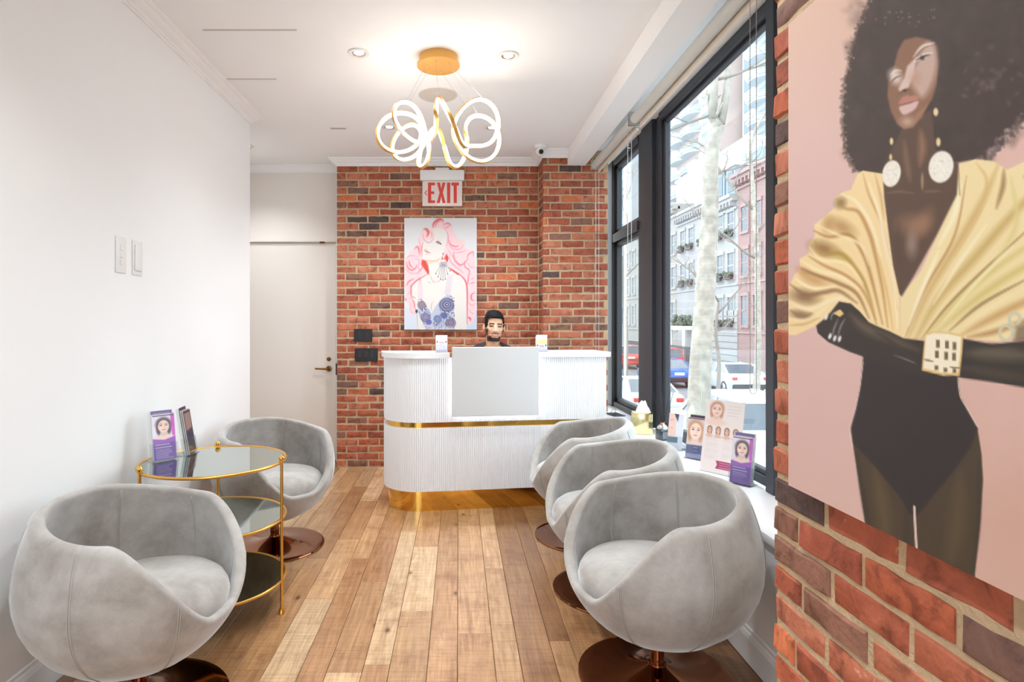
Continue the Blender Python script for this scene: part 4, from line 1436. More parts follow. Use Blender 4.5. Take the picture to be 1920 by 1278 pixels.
# ---------------- large painting on the pier
def large_painting():
    Xp = XP - 0.036
    x0, x1 = 1478.0, 2230.0
    Yfar, Ynear = Xp * F / (x0 - PX), Xp * F / (x1 - PX)
    zb, zt = CH - (909 - PY) * Yfar / F, CH + (PY - 46) * Yfar / F
    cx = np.concatenate([np.arange(x0, 1930, 1.9), np.linspace(1932, x1, 60)])
    Yc = Xp * F / (cx - PX)
    rows, cols = 470, len(cx)
    zz = np.linspace(zt, zb, rows)
    gY, gz = np.meshgrid(Yc, zz)
    gx = PX + Xp * F / gY
    gy = PY - (gz - CH) * F / gY
    p = Paint(gx, gy, (222, 184, 172))
    r = random.Random(9)
    p.blob(1500, 60, 160, 220, (232, 196, 172), 0.8, 0.8)
    p.blob(1530, 420, 90, 260, (222, 188, 186), 0.8, 0.8)
    p.blob(1540, 800, 120, 160, (218, 182, 176), 0.7, 0.8)
    p.blob(1900, 950, 110, 260, (206, 164, 146), 0.8, 0.8)
    p.blob(1880, 760, 60, 120, (220, 182, 172), 0.7, 0.8)
    A = lambda L: [(1560 + x / 3.55, y / 3.55) for x, y in L]
    B = lambda L: [(1460 + x / 3.55, 300 + y / 3.55) for x, y in L]
    C_ = lambda L: [(1560 + x / 3.55, 540 + y / 3.55) for x, y in L]
    HAIR = (64, 50, 45)
    p.poly([(1650, -300), (1640, -60), (1625, 10), (1608, 50), (1592, 110), (1582, 155), (1578, 200), (1580, 250), (1586, 290), (1600, 318), (1630, 330), (1660, 335), (1700, 340), (1790, 306), (1840, 300), (1862, 285), (1885, 258), (1905, 235), (1930, 205), (1990, 140), (2060, 20), (2100, -300)], HAIR, 3.5)
    edge = catmull([(1640, -20), (1622, 20), (1605, 60), (1592, 110), (1583, 155), (1578, 200), (1580, 250), (1587, 290), (1602, 322)], 16)
    for q in edge:
        for k in range(2):
            p.blob(q[0] + r.gauss(0, 3), q[1] + r.gauss(0, 3), r.uniform(1.2, 3.2), r.uniform(1.2, 3.2), r.choice([(150, 124, 110), (84, 66, 58), (206, 180, 168), (96, 76, 66)]), 0.6, 0.5)
    edge = catmull([(1840, 300), (1862, 285), (1885, 258), (1905, 235), (1930, 205)], 12)
    for q in edge:
        for k in range(4):
            p.blob(q[0] + r.gauss(0, 5), q[1] + r.gauss(0, 5), r.uniform(2, 5), r.uniform(2, 5), r.choice([(62, 50, 50), (132, 114, 112), (74, 58, 54), (196, 172, 168)]), 0.55, 0.5)
    for k in range(260):
        x, y = r.uniform(1590, 1960), r.uniform(-10, 300)
        p.blob(x, y, r.uniform(5, 16), r.uniform(4, 12), r.choice([(82, 66, 57), (54, 42, 39), (76, 60, 53), (44, 35, 35), (90, 73, 63)]), 0.22, 0.8, r.uniform(0, 3))
    for k in range(22):
        x, y = r.gauss(1690, 24), r.gauss(32, 10)
        p.blob(x, y, r.uniform(1, 3), r.uniform(1, 3), (160, 140, 108), 0.5, 0.6)
    for k in range(30):
        x, y = r.gauss(1850, 30), r.gauss(150, 26)
        p.blob(x, y, r.uniform(3, 8), r.uniform(2, 5), (116, 100, 98), 0.35, 0.7, r.uniform(0, 3))
    p.poly([(1930, 200), (1905, 235), (1885, 258), (1862, 285), (1850, 310), (2000, 330), (2100, 200)], (216, 180, 172), 6, 0.0)
    # gold wrap, right side
    GOLD = (240, 220, 168)
    p.poly([(1798, 306), (1830, 298), (1862, 302), (1888, 318), (1920, 303), (2060, 262), (2260, 230), (2260, 560), (1990, 600), (1920, 632), (1870, 640), (1805, 634), (1740, 634), (1687, 636), (1688, 556), (1725, 510), (1758, 440), (1790, 370)], GOLD, 1.6)
    for L, w, c in [
        ([(1702, 634), (1742, 545), (1800, 450), (1845, 370), (1870, 312)], 14, (206, 170, 108)), ([(1696, 634), (1735, 540), (1790, 440), (1812, 330)], 5, (186, 140, 84)),
        ([(1716, 636), (1760, 560), (1830, 480), (1930, 370), (2040, 290)], 16, (198, 166, 96)), ([(1735, 630), (1790, 570), (1870, 500), (1990, 420)], 12, (214, 196, 120)), ([(1728, 634), (1775, 575), (1840, 510), (1960, 400)], 5, (150, 112, 60)),
        ([(1760, 620), (1830, 560), (1920, 500), (2050, 430)], 14, (208, 190, 112)), ([(1780, 620), (1840, 570), (1930, 520)], 6, (140, 110, 60)), ([(1805, 626), (1860, 596), (1930, 562), (2080, 500)], 14, (196, 150, 92)),
        ([(1815, 632), (1870, 620), (1950, 590)], 10, (176, 128, 78)), ([(1882, 318), (1880, 350), (1868, 390)], 9, (150, 116, 70)), ([(1895, 330), (1905, 420), (1860, 500)], 10, (222, 206, 140)), ([(1920, 330), (1960, 420), (1930, 470)], 9, (176, 150, 84)),
        ([(1830, 305), (1850, 340), (1835, 400), (1790, 480)], 7, (220, 184, 122)), ([(1760, 470), (1730, 540), (1704, 610)], 7, (254, 244, 214)), ([(1800, 340), (1790, 400), (1760, 460)], 9, (252, 244, 210)), ([(1850, 420), (1800, 490), (1750, 570)], 6, (250, 238, 200)), ([(1900, 460), (1830, 530), (1770, 600)], 6, (246, 238, 190)), ([(1920, 540), (1850, 580), (1808, 610)], 5, (248, 226, 180))]:
        p.stroke(L, w, c, 0.8, w * 0.42)
    # chest and neck
    SK = (90, 67, 53)
    p.poly(A([(470, 850), (660, 730), (690, 1000), (840, 1090), (850, 1300)]) + B([(1195, 60), (1185, 230), (1050, 500), (900, 770), (820, 905), (795, 890), (755, 720), (722, 440), (700, 250), (690, 60)]), SK, 2.2)
    p.blob(*B([(900, 430)])[0], 26, 17, (160, 118, 92), 0.7, 0.8)
    p.blob(*B([(885, 560)])[0], 10, 22, (164, 142, 132), 0.7, 0.7)
    p.blob(*B([(960, 420)])[0], 12, 26, (176, 128, 100), 0.5, 0.8, 0.5)
    p.stroke(B([(720, 220), (800, 210), (900, 220)]), 4, (140, 112, 90), 0.6, 2)
    p.stroke(B([(960, 210), (1080, 205)]), 4, (140, 112, 90), 0.6, 2)
    p.stroke(A([(590, 870), (600, 980), (585, 1100)]), 14, (160, 116, 88), 0.7, 6)
    p.stroke(A([(480, 940), (500, 1100), (520, 1200)]), 10, (146, 110, 84), 0.6, 5)
    p.stroke(A([(600, 1150), (600, 1260)]), 5, (196, 160, 130), 0.7, 2, curve=0)
    p.stroke(B([(800, 420), (790, 560), (810, 700)]), 8, (78, 58, 46), 0.5, 4)
    # gold wrap, left side
    wrap = B([(525, 90), (560, 70), (690, 90), (700, 250), (725, 440), (760, 700), (805, 900), (806, 1175), (740, 1140), (650, 1105), (600, 1080), (540, 1010), (480, 955), (400, 945), (350, 1010), (250, 1100), (110, 1165), (66, 1160), (66, 850), (100, 770), (142, 720), (138, 655), (198, 625), (198, 560), (240, 505), (235, 430), (290, 385), (375, 315), (378, 250), (420, 215), (480, 195)])
    p.poly(wrap, (244, 218, 164), 1.2)
    for (x, y, rx, ry, c, rot) in ((300, 590, 24, 12, (150, 108, 62), 0.3), (420, 445, 24, 12, (190, 146, 94), 0.5), (170, 910, 24, 12, (134, 98, 66), 0.2), (150, 1030, 18, 8, (140, 108, 78), 0.2), (412, 285, 9, 10, (136, 108, 68), 0.6), (240, 800, 22, 9, (206, 160, 104), 0.3), (330, 430, 10, 14, (200, 154, 100), 0.2), (170, 745, 14, 7, (200, 150, 96), 0.5), (420, 640, 18, 7, (196, 170, 84), 0.6)):
        q = B([(x, y)])[0]
        p.blob(q[0], q[1], rx, ry, c, 0.85, 0.7, rot)
    for L, w, c in [
        ([(385, 260), (440, 320), (530, 345), (600, 480), (640, 620), (690, 860), (725, 1110)], 7, (186, 136, 78)), ([(235, 470), (330, 510), (470, 500), (560, 620), (620, 800), (690, 1090)], 7, (172, 122, 66)),
        ([(240, 540), (290, 625), (420, 625), (540, 760), (600, 900), (650, 1095)], 7, (176, 140, 66)), ([(200, 640), (300, 700), (450, 770), (560, 870), (645, 1060)], 6, (190, 138, 82)), ([(150, 720), (250, 765), (400, 820), (520, 890), (600, 1050)], 7, (150, 106, 62)),
        ([(80, 830), (180, 895), (300, 880), (400, 870), (520, 950)], 8, (140, 100, 66)), ([(80, 1000), (150, 1045), (220, 1020)], 7, (150, 116, 80)), ([(560, 90), (600, 230), (680, 420), (740, 700), (790, 1000)], 5, (206, 160, 104)), ([(640, 90), (680, 250), (700, 400)], 5, (214, 170, 118)),
        ([(70, 1100), (170, 1090), (270, 1050)], 5, (214, 172, 110)), ([(660, 620), (720, 880), (760, 1130)], 5, (226, 184, 122)),
        ([(420, 230), (520, 280), (620, 440), (680, 640)], 6, (254, 238, 206)), ([(250, 430), (400, 500), (540, 560), (600, 700)], 6, (252, 234, 190)), ([(205, 580), (280, 660), (450, 690), (560, 820)], 6, (252, 236, 186)), ([(150, 670), (260, 730), (420, 780), (540, 860)], 6, (254, 236, 196)),
        ([(110, 790), (220, 850), (380, 840)], 5, (254, 240, 204)), ([(75, 940), (200, 990), (380, 920), (470, 940)], 8, (252, 236, 200)), ([(75, 1060), (200, 1060), (330, 970)], 7, (252, 232, 184)), ([(600, 150), (660, 330), (710, 560), (770, 860), (790, 1120)], 6, (254, 242, 216))]:
        p.stroke(B(L), w, c, 0.8, w * 0.4)
    # face
    p.poly(A([(440, 330), (480, 265), (560, 245), (640, 262), (690, 305), (706, 420), (697, 560), (665, 660), (600, 760), (530, 840), (480, 862), (430, 822), (390, 740), (368, 640), (372, 560), (400, 480)]), (140, 100, 78), 2.2)
    p.poly(A([(560, 420), (600, 320), (650, 280), (690, 320), (698, 440), (660, 570), (600, 650), (545, 590), (510, 500)]), (206, 178, 166), 7, 0.85, 5)
    p.poly(A([(500, 440), (560, 380), (540, 500), (510, 580), (450, 610), (440, 590), (480, 520)]), (222, 200, 190), 2.5, 0.9)
    p.blob(*A([(550, 520)])[0], 10, 12, (190, 140, 116), 0.6, 0.8)
    p.blob(*A([(420, 510)])[0], 11, 14, (232, 220, 210), 0.85, 0.6, -0.5)
    p.stroke(A([(380, 560), (420, 520), (460, 500)]), 3, (90, 70, 62), 0.8, 1.2)
    p.stroke(A([(390, 500), (420, 470), (465, 470)]), 3.5, (236, 226, 216), 0.8, 1.5)
    p.stroke(A([(540, 380), (600, 310), (680, 285)]), 5, (236, 224, 214), 0.85, 2)
    p.stroke(A([(545, 410), (600, 375), (665, 350)]), 7, (236, 228, 220), 0.9, 2)
    p.stroke(A([(560, 400), (610, 375), (655, 362)]), 4, (66, 52, 50), 0.9, 1.3)
    p.blob(*A([(600, 385)])[0], 4, 4, (50, 40, 44), 0.9, 0.5)
    p.stroke(A([(555, 370), (610, 320), (670, 300)]), 2.2, (110, 84, 70), 0.6, 1)
    p.stroke(A([(440, 630), (480, 600), (520, 600)]), 4, (110, 76, 62), 0.8, 1.5)
    p.blob(*A([(483, 603)])[0], 3, 2.4, (70, 48, 44), 0.9, 0.5)
    p.poly(A([(442, 692), (465, 650), (500, 632), (520, 640), (545, 634), (580, 650), (550, 676), (500, 690)]), (190, 128, 114), 2.0, 0.9, 5)
    p.poly(A([(446, 716), (480, 698), (530, 684), (574, 668), (560, 715), (520, 748), (472, 762)]), (222, 190, 188), 2.2, 0.9, 5)
    p.stroke(A([(445, 700), (500, 688), (578, 664)]), 2, (120, 70, 66), 0.9, 0.8)
    p.blob(*A([(500, 810)])[0], 12, 9, (206, 176, 156), 0.7, 0.7)
    p.poly(A([(560, 760), (640, 690), (600, 780), (530, 850)]), (176, 130, 100), 2.5, 0.6)
    # earrings
    for (x, y, rx, ry) in ((395, 1155, 17, 25), (725, 1110, 23, 30)):
        q = A([(x, y)])[0]
        p.blob(q[0], q[1], rx, ry, (240, 235, 222), 1, 0.06, 0.2)
        for k in range(60):
            a_, d_ = r.uniform(0, 2 * PI), math.sqrt(r.random())
            p.blob(q[0] + rx * 0.85 * d_ * math.cos(a_), q[1] + ry * 0.85 * d_ * math.sin(a_), 1.4, 1.4, r.choice([(252, 250, 244), (214, 204, 186), (228, 222, 206)]), 0.7, 0.5)
    for (x, y, rx, ry) in ((395, 940, 3.2, 6.5), (707, 945, 4.2, 8), (690, 745, 4.5, 7.5), (390, 1045, 2.4, 6)):
        q = A([(x, y)])[0]
        p.blob(q[0], q[1], rx, ry, (232, 206, 158), 1, 0.3)
    # lower body and tights
    TI, LE = (72, 58, 42), (45, 38, 39)
    p.poly([(1596, 806), (1600, 840), (1608, 890), (1622, 980), (1640, 1060), (1655, 1200), (1830, 1200), (1828, 1075), (1838, 980), (1843, 900), (1840, 850), (1832, 800), (1720, 770)], TI, 1.4)
    p.stroke([(1640, 880), (1655, 950), (1665, 1040)], 24, (104, 84, 54), 0.6, 9)
    p.stroke([(1800, 890), (1795, 980), (1780, 1060)], 30, (96, 78, 50), 0.6, 11)
    p.stroke([(1606, 850), (1622, 950), (1645, 1060)], 9, (52, 44, 38), 0.7, 4)
    p.stroke([(1700, 960), (1700, 1060), (1700, 1150)], 20, (56, 46, 40), 0.7, 7)
    p.stroke([(1836, 860), (1834, 980), (1822, 1080)], 8, (52, 44, 38), 0.6, 4)
    p.poly([(1620, 655), (1613, 723), (1605, 765), (1595, 802), (1600, 832), (1630, 862), (1660, 898), (1690, 935), (1704, 962), (1718, 966), (1734, 950), (1750, 928), (1790, 880), (1818, 840), (1833, 803), (1813, 768), (1800, 743), (1794, 700), (1700, 660)], LE, 2.2)
    p.stroke([(1714, 950), (1716, 990), (1719, 1040)], 4.5, (226, 198, 190), 1, 0.8, False)
    p.stroke([(1618, 680), (1611, 730), (1602, 770), (1593, 803), (1598, 840)], 1.6, (238, 212, 206), 0.8, 0.7, False)
    p.stroke([(1796, 715), (1801, 745), (1815, 768), (1833, 800)], 1.6, (238, 220, 206), 0.8, 0.7, False)
    # crossed forearms
    AR = (50, 43, 39)
    p.poly([(1803, 634), (1860, 645), (1920, 640), (2260, 610), (2260, 760), (1920, 726), (1860, 716), (1795, 707)], AR, 1.6)
    p.poly([(1573, 565), (1595, 569), (1612, 584), (1629, 604), (1643, 611), (1668, 621), (1694, 634), (1740, 640), (1760, 670), (1740, 706), (1700, 697), (1660, 684), (1620, 669), (1592, 659), (1553, 641), (1533, 624), (1530, 610), (1545, 598), (1558, 584)], AR, 1.4)
    p.stroke([(1595, 590), (1618, 612), (1650, 628), (1720, 655)], 17, (110, 94, 72), 0.75, 7)
    p.stroke([(1640, 622), (1670, 640), (1715, 678)], 8, (58, 48, 44), 0.8, 3)
    p.stroke([(1675, 665), (1700, 674), (1718, 682)], 3, (150, 140, 130), 0.7, 1.2)
    p.stroke([(1815, 662), (1870, 662), (1940, 668)], 26, (112, 102, 78), 0.7, 10)
    p.stroke([(1806, 690), (1870, 700), (1940, 712)], 16, (78, 66, 50), 0.7, 7)
    p.stroke([(1806, 640), (1860, 648), (1930, 640)], 6, (44, 38, 36), 0.8, 2.5)
    for L in ([(1572, 596), (1564, 615), (1561, 630)], [(1585, 596), (1576, 612), (1570, 634)], [(1566, 584), (1560, 590), (1557, 600)]):
        p.stroke(L, 3, (150, 146, 146), 0.85, 1)
    for (x, y) in ((1556, 630), (1565, 634), (1574, 635), (1549, 594)):
        p.blob(x, y, 2.8, 6, (232, 230, 232), 1, 0.35, 0.35)
    p.poly([(1562, 588), (1570, 582), (1576, 580), (1582, 588), (1574, 594), (1568, 590)], (232, 200, 130), 1)
    # cuff bracelet
    p.poly([(1734, 626), (1748, 621), (1775, 622), (1806, 628), (1804, 660), (1799, 704), (1768, 704), (1728, 694), (1730, 668)], (226, 190, 124), 1.2)
    p.poly([(1736, 629), (1750, 624), (1775, 625), (1802, 631), (1800, 664), (1795, 699), (1768, 699), (1731, 690), (1733, 668)], (246, 236, 208), 1.4)
    for (x, y) in ((705, 370), (765, 375), (815, 385), (698, 440), (760, 450), (812, 455), (695, 530), (755, 545), (815, 550)):
        q = C_([(x, y)])[0]
        h = 7 if y < 500 else 4
        p.poly([(q[0] - 3.6, q[1] - h), (q[0] + 3.2, q[1] - h), (q[0] + 3.2, q[1] + h), (q[0] - 3.6, q[1] + h)], (112, 92, 66), 1)
    p.stroke(C_([(605, 475), (640, 480), (672, 486)]), 3, (92, 74, 56), 0.9, 1)
    p.stroke(C_([(780, 522), (820, 530), (872, 525)]), 2.5, (112, 88, 60), 0.9, 1)
    # beads on the right sleeve
    for (x, y, R) in ((1902, 598, 10), (1886, 624, 12)):
        for k in range(26):
            a_ = 2 * PI * k / 26
            p.blob(x + R * math.cos(a_), y + R * 1.15 * math.sin(a_), 3, 3, (206, 204, 178), 0.85, 0.5)
    p.poly([(1905, 612), (1990, 580), (1990, 640), (1900, 640)], (76, 58, 46), 5, 0.6)
    p.c *= 0.955
    root = empty('large_painting', (XP, (Yfar + Ynear) / 2, zb))
    tag(root, 'large painting of a woman with an afro and gold wrap, on the brick pier', 'painting')
    Lh = (Yfar - Ynear) / 2
    MB().box(-0.0350, 0.004, -Lh, Lh, 0, zt - zb).build('stretched_canvas', M['paper'], root)
    pts = np.zeros((rows * cols, 3))
    pts[:, 0] = -0.0358
    pts[:, 1] = gY.ravel() - (Yfar + Ynear) / 2
    pts[:, 2] = gz.ravel() - zb
    print_sheet('painted_surface', pts, rows, cols, p, M['canvas'], root)
large_painting()
# ================================================================== SMALL THINGS
def face_print(p, cx, cy, w, h, skin, hair, dark=True):
    """a simple printed head and shoulders in sheet units"""
    p.blob(cx, cy - h * 0.10, w * 0.52, h * 0.50, hair, 1, 0.2)
    p.blob(cx - w * 0.34, cy + h * 0.25, w * 0.16, h * 0.40, hair, 1, 0.3)
    p.blob(cx + w * 0.34, cy + h * 0.25, w * 0.16, h * 0.40, hair, 1, 0.3)
    p.blob(cx, cy + h * 0.55, w * 0.22, h * 0.30, tuple(c * 0.93 for c in skin), 1, 0.2)
    p.blob(cx, cy + h * 0.95, w * 0.75, h * 0.24, skin, 1, 0.3)
    p.blob(cx, cy + h * 0.06, w * 0.37, h * 0.46, skin, 1, 0.1)
    p.blob(cx - w * 0.16, cy + h * 0.16, w * 0.14, h * 0.12, tuple(min(255, c * 1.05) for c in skin), 0.7, 0.8)
    for s in (-1, 1):
        p.stroke([(cx + s * w * 0.28, cy - h * 0.10), (cx + s * w * 0.16, cy - h * 0.14), (cx + s * w * 0.08, cy - h * 0.10)], h * 0.035, (84, 60, 54), 0.8, h * 0.015)
        p.blob(cx + s * w * 0.18, cy - h * 0.02, w * 0.085, h * 0.035, (70, 56, 56), 0.9, 0.4)
    p.stroke([(cx + w * 0.03, cy), (cx + w * 0.06, cy + h * 0.14), (cx, cy + h * 0.16)], h * 0.03, (196, 150, 132), 0.7, h * 0.015)
    p.stroke([(cx - w * 0.14, cy + h * 0.28), (cx, cy + h * 0.30), (cx + w * 0.14, cy + h * 0.28)], h * 0.055, (196, 96, 100), 0.9, h * 0.02)

def sheet(name, w, h, design, parent, y=0.0, res=0.0022, x0=0.0, z0=0.0, back=True):
    """printed sheet standing in the XZ plane facing -Y; design(paint, w, h) with (0,0) top left"""
    cols, rows = max(2, int(w / res)), max(2, int(h / res))
    gx, gy = np.meshgrid(np.linspace(0, w, cols), np.linspace(0, h, rows))
    p = Paint(gx, gy, (236, 234, 236))
    design(p, w, h)
    pts = np.zeros((rows * cols, 3))
    pts[:, 0] = gx.ravel() - w / 2 + x0
    pts[:, 1] = y
    pts[:, 2] = h - gy.ravel() + z0
    o = print_sheet(name, pts, rows, cols, p, M['print'], parent)
    return o

def lines(p, x0, x1, y0, y1, n, col, r, t=0.0011):
    for k in range(n):
        y = y0 + (y1 - y0) * k / max(1, n - 1)
        p.stroke([(x0, y), (x0 + (x1 - x0) * r.uniform(0.7, 1), y)], t, col, 0.8, t * 0.4, False, 0)

def d_purple(p, w, h):
    r = random.Random(3)
    p.poly([(0, 0), (w, 0), (w, h), (0, h)], (232, 226, 236), 0.0005)
    p.poly([(0, h * 0.55), (w, h * 0.52), (w, h), (0, h)], (128, 100, 170), 0.002)
    p.poly([(w * 0.82, h * 0.02), (w, 0), (w, h * 0.6), (w * 0.86, h * 0.55)], (206, 110, 200), 0.003)
    face_print(p, w * 0.5, h * 0.25, w * 0.66, h * 0.3, (240, 212, 200), (112, 92, 104))
    p.poly([(0, h * 0.52), (w * 0.5, h * 0.56), (w, h * 0.5), (w, h * 0.62), (0, h * 0.64)], (160, 110, 190), 0.001)
    lines(p, w * 0.1, w * 0.9, h * 0.66, h * 0.72, 2, (240, 236, 246), r, 0.004)
    lines(p, w * 0.12, w * 0.88, h * 0.77, h * 0.95, 6, (214, 204, 232), r, 0.0018)
    p.stroke([(w * 0.05, h * 0.03), (w * 0.95, h * 0.03)], 0.004, (76, 60, 96), 0.9, 0.001, False, 0)
def d_woman(p, w, h):
    r = random.Random(4)
    p.poly([(0, 0), (w, 0), (w, h), (0, h)], (214, 196, 190), 0.0005)
    face_print(p, w * 0.5, h * 0.30, w * 0.9, h * 0.44, (240, 208, 192), (196, 150, 120))
    p.poly([(0, h * 0.68), (w, h * 0.66), (w, h), (0, h)], (96, 98, 140), 0.001)
    p.poly([(w * 0.4, h * 0.70), (w * 0.8, h * 0.69), (w * 0.8, h * 0.84), (w * 0.4, h * 0.85)], (70, 76, 128), 0.0006)
    lines(p, w * 0.45, w * 0.76, h * 0.73, h * 0.81, 3, (226, 228, 240), r)
    p.poly([(0, h * 0.9), (w, h * 0.88), (w, h), (0, h)], (150, 156, 190), 0.001)
    p.stroke([(0, h * 0.015), (w, h * 0.015)], 0.006, (70, 62, 84), 0.95, 0.001, False, 0)
def d_profile(p, w, h):
    r = random.Random(5)
    p.poly([(0, 0), (w, 0), (w, h), (0, h)], (216, 220, 228), 0.0005)
    p.poly([(0, 0), (w * 0.62, 0), (w * 0.5, h * 0.3), (w * 0.55, h * 0.62), (0, h * 0.66)], (232, 196, 184), 0.004)
    p.poly([(w * 0.35, 0), (w * 0.66, 0), (w * 0.62, h * 0.22), (w * 0.45, h * 0.1)], (64, 74, 92), 0.003)
    p.stroke([(w * 0.14, h * 0.2), (w * 0.3, h * 0.18)], 0.003, (120, 84, 76), 0.8, 0.001, False, 0)
    p.stroke([(w * 0.16, h * 0.42), (w * 0.3, h * 0.42)], 0.004, (190, 110, 108), 0.8, 0.001, False, 0)
    p.poly([(0, h * 0.68), (w * 0.7, h * 0.66), (w * 0.7, h * 0.82), (0, h * 0.84)], (96, 116, 134), 0.002)
    lines(p, w * 0.1, w * 0.9, h * 0.87, h * 0.96, 4, (150, 160, 176), r)
def d_flyer(p, w, h):
    r = random.Random(6)
    p.poly([(0, 0), (w, 0), (w, h), (0, h)], (236, 224, 220), 0.0005)
    face_print(p, w * 0.30, h * 0.13, w * 0.36, h * 0.19, (238, 206, 192), (200, 150, 128))
    lines(p, w * 0.58, w * 0.92, h * 0.07, h * 0.2, 4, (212, 190, 188), r, 0.0022)
    for k in range(4):
        face_print(p, w * (0.16 + 0.225 * k), h * 0.42, w * 0.13, h * 0.09, (226, 184, 164), (150, 104, 84))
    lines(p, w * 0.08, w * 0.46, h * 0.54, h * 0.82, 14, (206, 190, 190), r, 0.0014)
    lines(p, w * 0.54, w * 0.92, h * 0.54, h * 0.78, 12, (206, 190, 190), r, 0.0014)
    p.poly([(w * 0.40, h * 0.83), (w * 0.90, h * 0.83), (w * 0.87, h * 0.88), (w * 0.90, h * 0.94), (w * 0.40, h * 0.94), (w * 0.44, h * 0.885)], (172, 70, 112), 0.001)
    lines(p, w * 0.50, w * 0.82, h * 0.855, h * 0.92, 3, (240, 214, 226), r, 0.0022)
def d_strip(c1, c2, c3):
    def f(p, w, h):
        p.poly([(0, 0), (w, 0), (w, h), (0, h)], c1, 0.0005)
        p.poly([(w * 0.1, h * 0.06), (w * 0.9, h * 0.06), (w * 0.9, h * 0.42), (w * 0.1, h * 0.46)], c2, 0.002)
        p.poly([(0, h * 0.5), (w, h * 0.48), (w, h * 0.8), (0, h * 0.82)], c3, 0.002)
        lines(p, w * 0.1, w * 0.9, h * 0.86, h * 0.95, 3, (226, 222, 232), random.Random(1))
    return f

def holder(name, loc, rz, label, designs, w=0.108, h=0.235, lean=0.16, group=None, slots=3):
    """clear acrylic brochure rack: back plate leaning back, front pocket, base; leaflets in tiers"""
    root = empty(name, loc, rz)
    tag(root, label, 'brochure rack', group)
    t = 0.0025
    ac = MB()
    def lean_pt(x, y, z):
        return (x, y + z * lean, z)
    def plate(x0, x1, y, z0, z1, th=t):
        mb = MB().box(x0, x1, y, y + th, z0, z1)
        return [lean_pt(*q) for q in mb.v], mb.f
    for a in (plate(-w / 2 - 0.004, w / 2 + 0.004, 0.030, 0.004, h * 0.98), plate(-w / 2 - 0.004, w / 2 + 0.004, -0.004, 0.004, h * 0.36), plate(-w / 2 - 0.004, -w / 2 - 0.0015, -0.004, 0.004, h * 0.36, 0.036), plate(w / 2 + 0.0015, w / 2 + 0.004, -0.004, 0.004, h * 0.36, 0.036)):
        ac.add(*a)
    ac.box(-w / 2 - 0.004, w / 2 + 0.004, -0.012, 0.075, 0.0, 0.003)
    ac.build('acrylic_stand', M['acrylic'], root)
    for k, dsg in enumerate(designs):
        y = 0.002 + 0.0085 * k
        hh = h * (0.92 - 0.03 * (k % 2)) + 0.008 * k
        o = sheet('leaflet', w - 0.004 - 0.003 * k, hh, dsg, root, 0.0, 0.0026)
        o.location = (0.0015 * (k % 2), y, 0.006)
        o.rotation_euler = (-math.atan(lean), 0, 0)
        # a small stack of the same leaflets behind the front one
        for s in range(2):
            b = MB().box(-(w - 0.006) / 2, (w - 0.006) / 2, 0.0006, 0.0022, 0, hh - 0.001).build('leaflet_stack', M['paper'], root, None, (0.001 - 0.001 * s, y + 0.001 + s * 0.0026, 0.006))
            b.rotation_euler = (-math.atan(lean), 0, 0)
    return root

dk = d_strip((70, 48, 60), (150, 120, 112), (52, 44, 70))
bl = d_strip((120, 112, 160), (222, 200, 196), (84, 66, 130))
pk = d_strip((214, 180, 196), (236, 210, 204), (150, 100, 150))
TT = 0.7155
holder('brochure_rack', (-1.385, 2.775, TT), rad(48), 'clear rack of purple brochures at the near edge of the gold table', [d_purple, dk, bl], group='brochure racks')
holder('brochure_rack', (-1.325, 2.935, TT), rad(98), 'clear rack of dark brochures seen edge-on at the back of the gold table', [dk, bl, dk], group='brochure racks')
holder('brochure_rack', (1.355, 3.70, SILL), rad(-54), 'clear leaflet rack showing a face in profile, beside the reed diffuser', [d_profile], w=0.108, h=0.24, group='brochure racks')
holder('brochure_rack', (1.375, 3.44, SILL), rad(-52), 'clear rack of leaflets with a blonde woman between the profile leaflet and the tall flyer', [d_woman, bl, dk], w=0.11, h=0.255, group='brochure racks')
holder('brochure_rack', (1.385, 2.895, SILL), rad(-52), 'clear rack of purple leaflets nearest the brick pier on the sill', [d_purple, pk, bl, dk], w=0.108, h=0.25, group='brochure racks')
def make_flyer():
    root = empty('flyer_stand', (1.372, 3.10, SILL), rad(-54))
    tag(root, 'tall pink and white flyer with four small portraits standing on the sill', 'flyer')
    w, h = 0.215, 0.385
    o = sheet('flyer', w, h, d_flyer, root, 0.0, 0.0022)
    o.location = (0, 0.0, 0.004)
    o.rotation_euler = (-0.19, 0, 0)
    b = MB().box(-w / 2 - 0.003, w / 2 + 0.003, 0.0012, 0.0038, 0, h + 0.004).build('acrylic_back', M['acrylic'], root, None, (0, 0, 0.003))
    b.rotation_euler = (-0.19, 0, 0)
    MB().box(-w / 2 - 0.003, w / 2 + 0.003, -0.004, 0.075, 0, 0.003).build('acrylic_foot', M['acrylic'], root)
make_flyer()

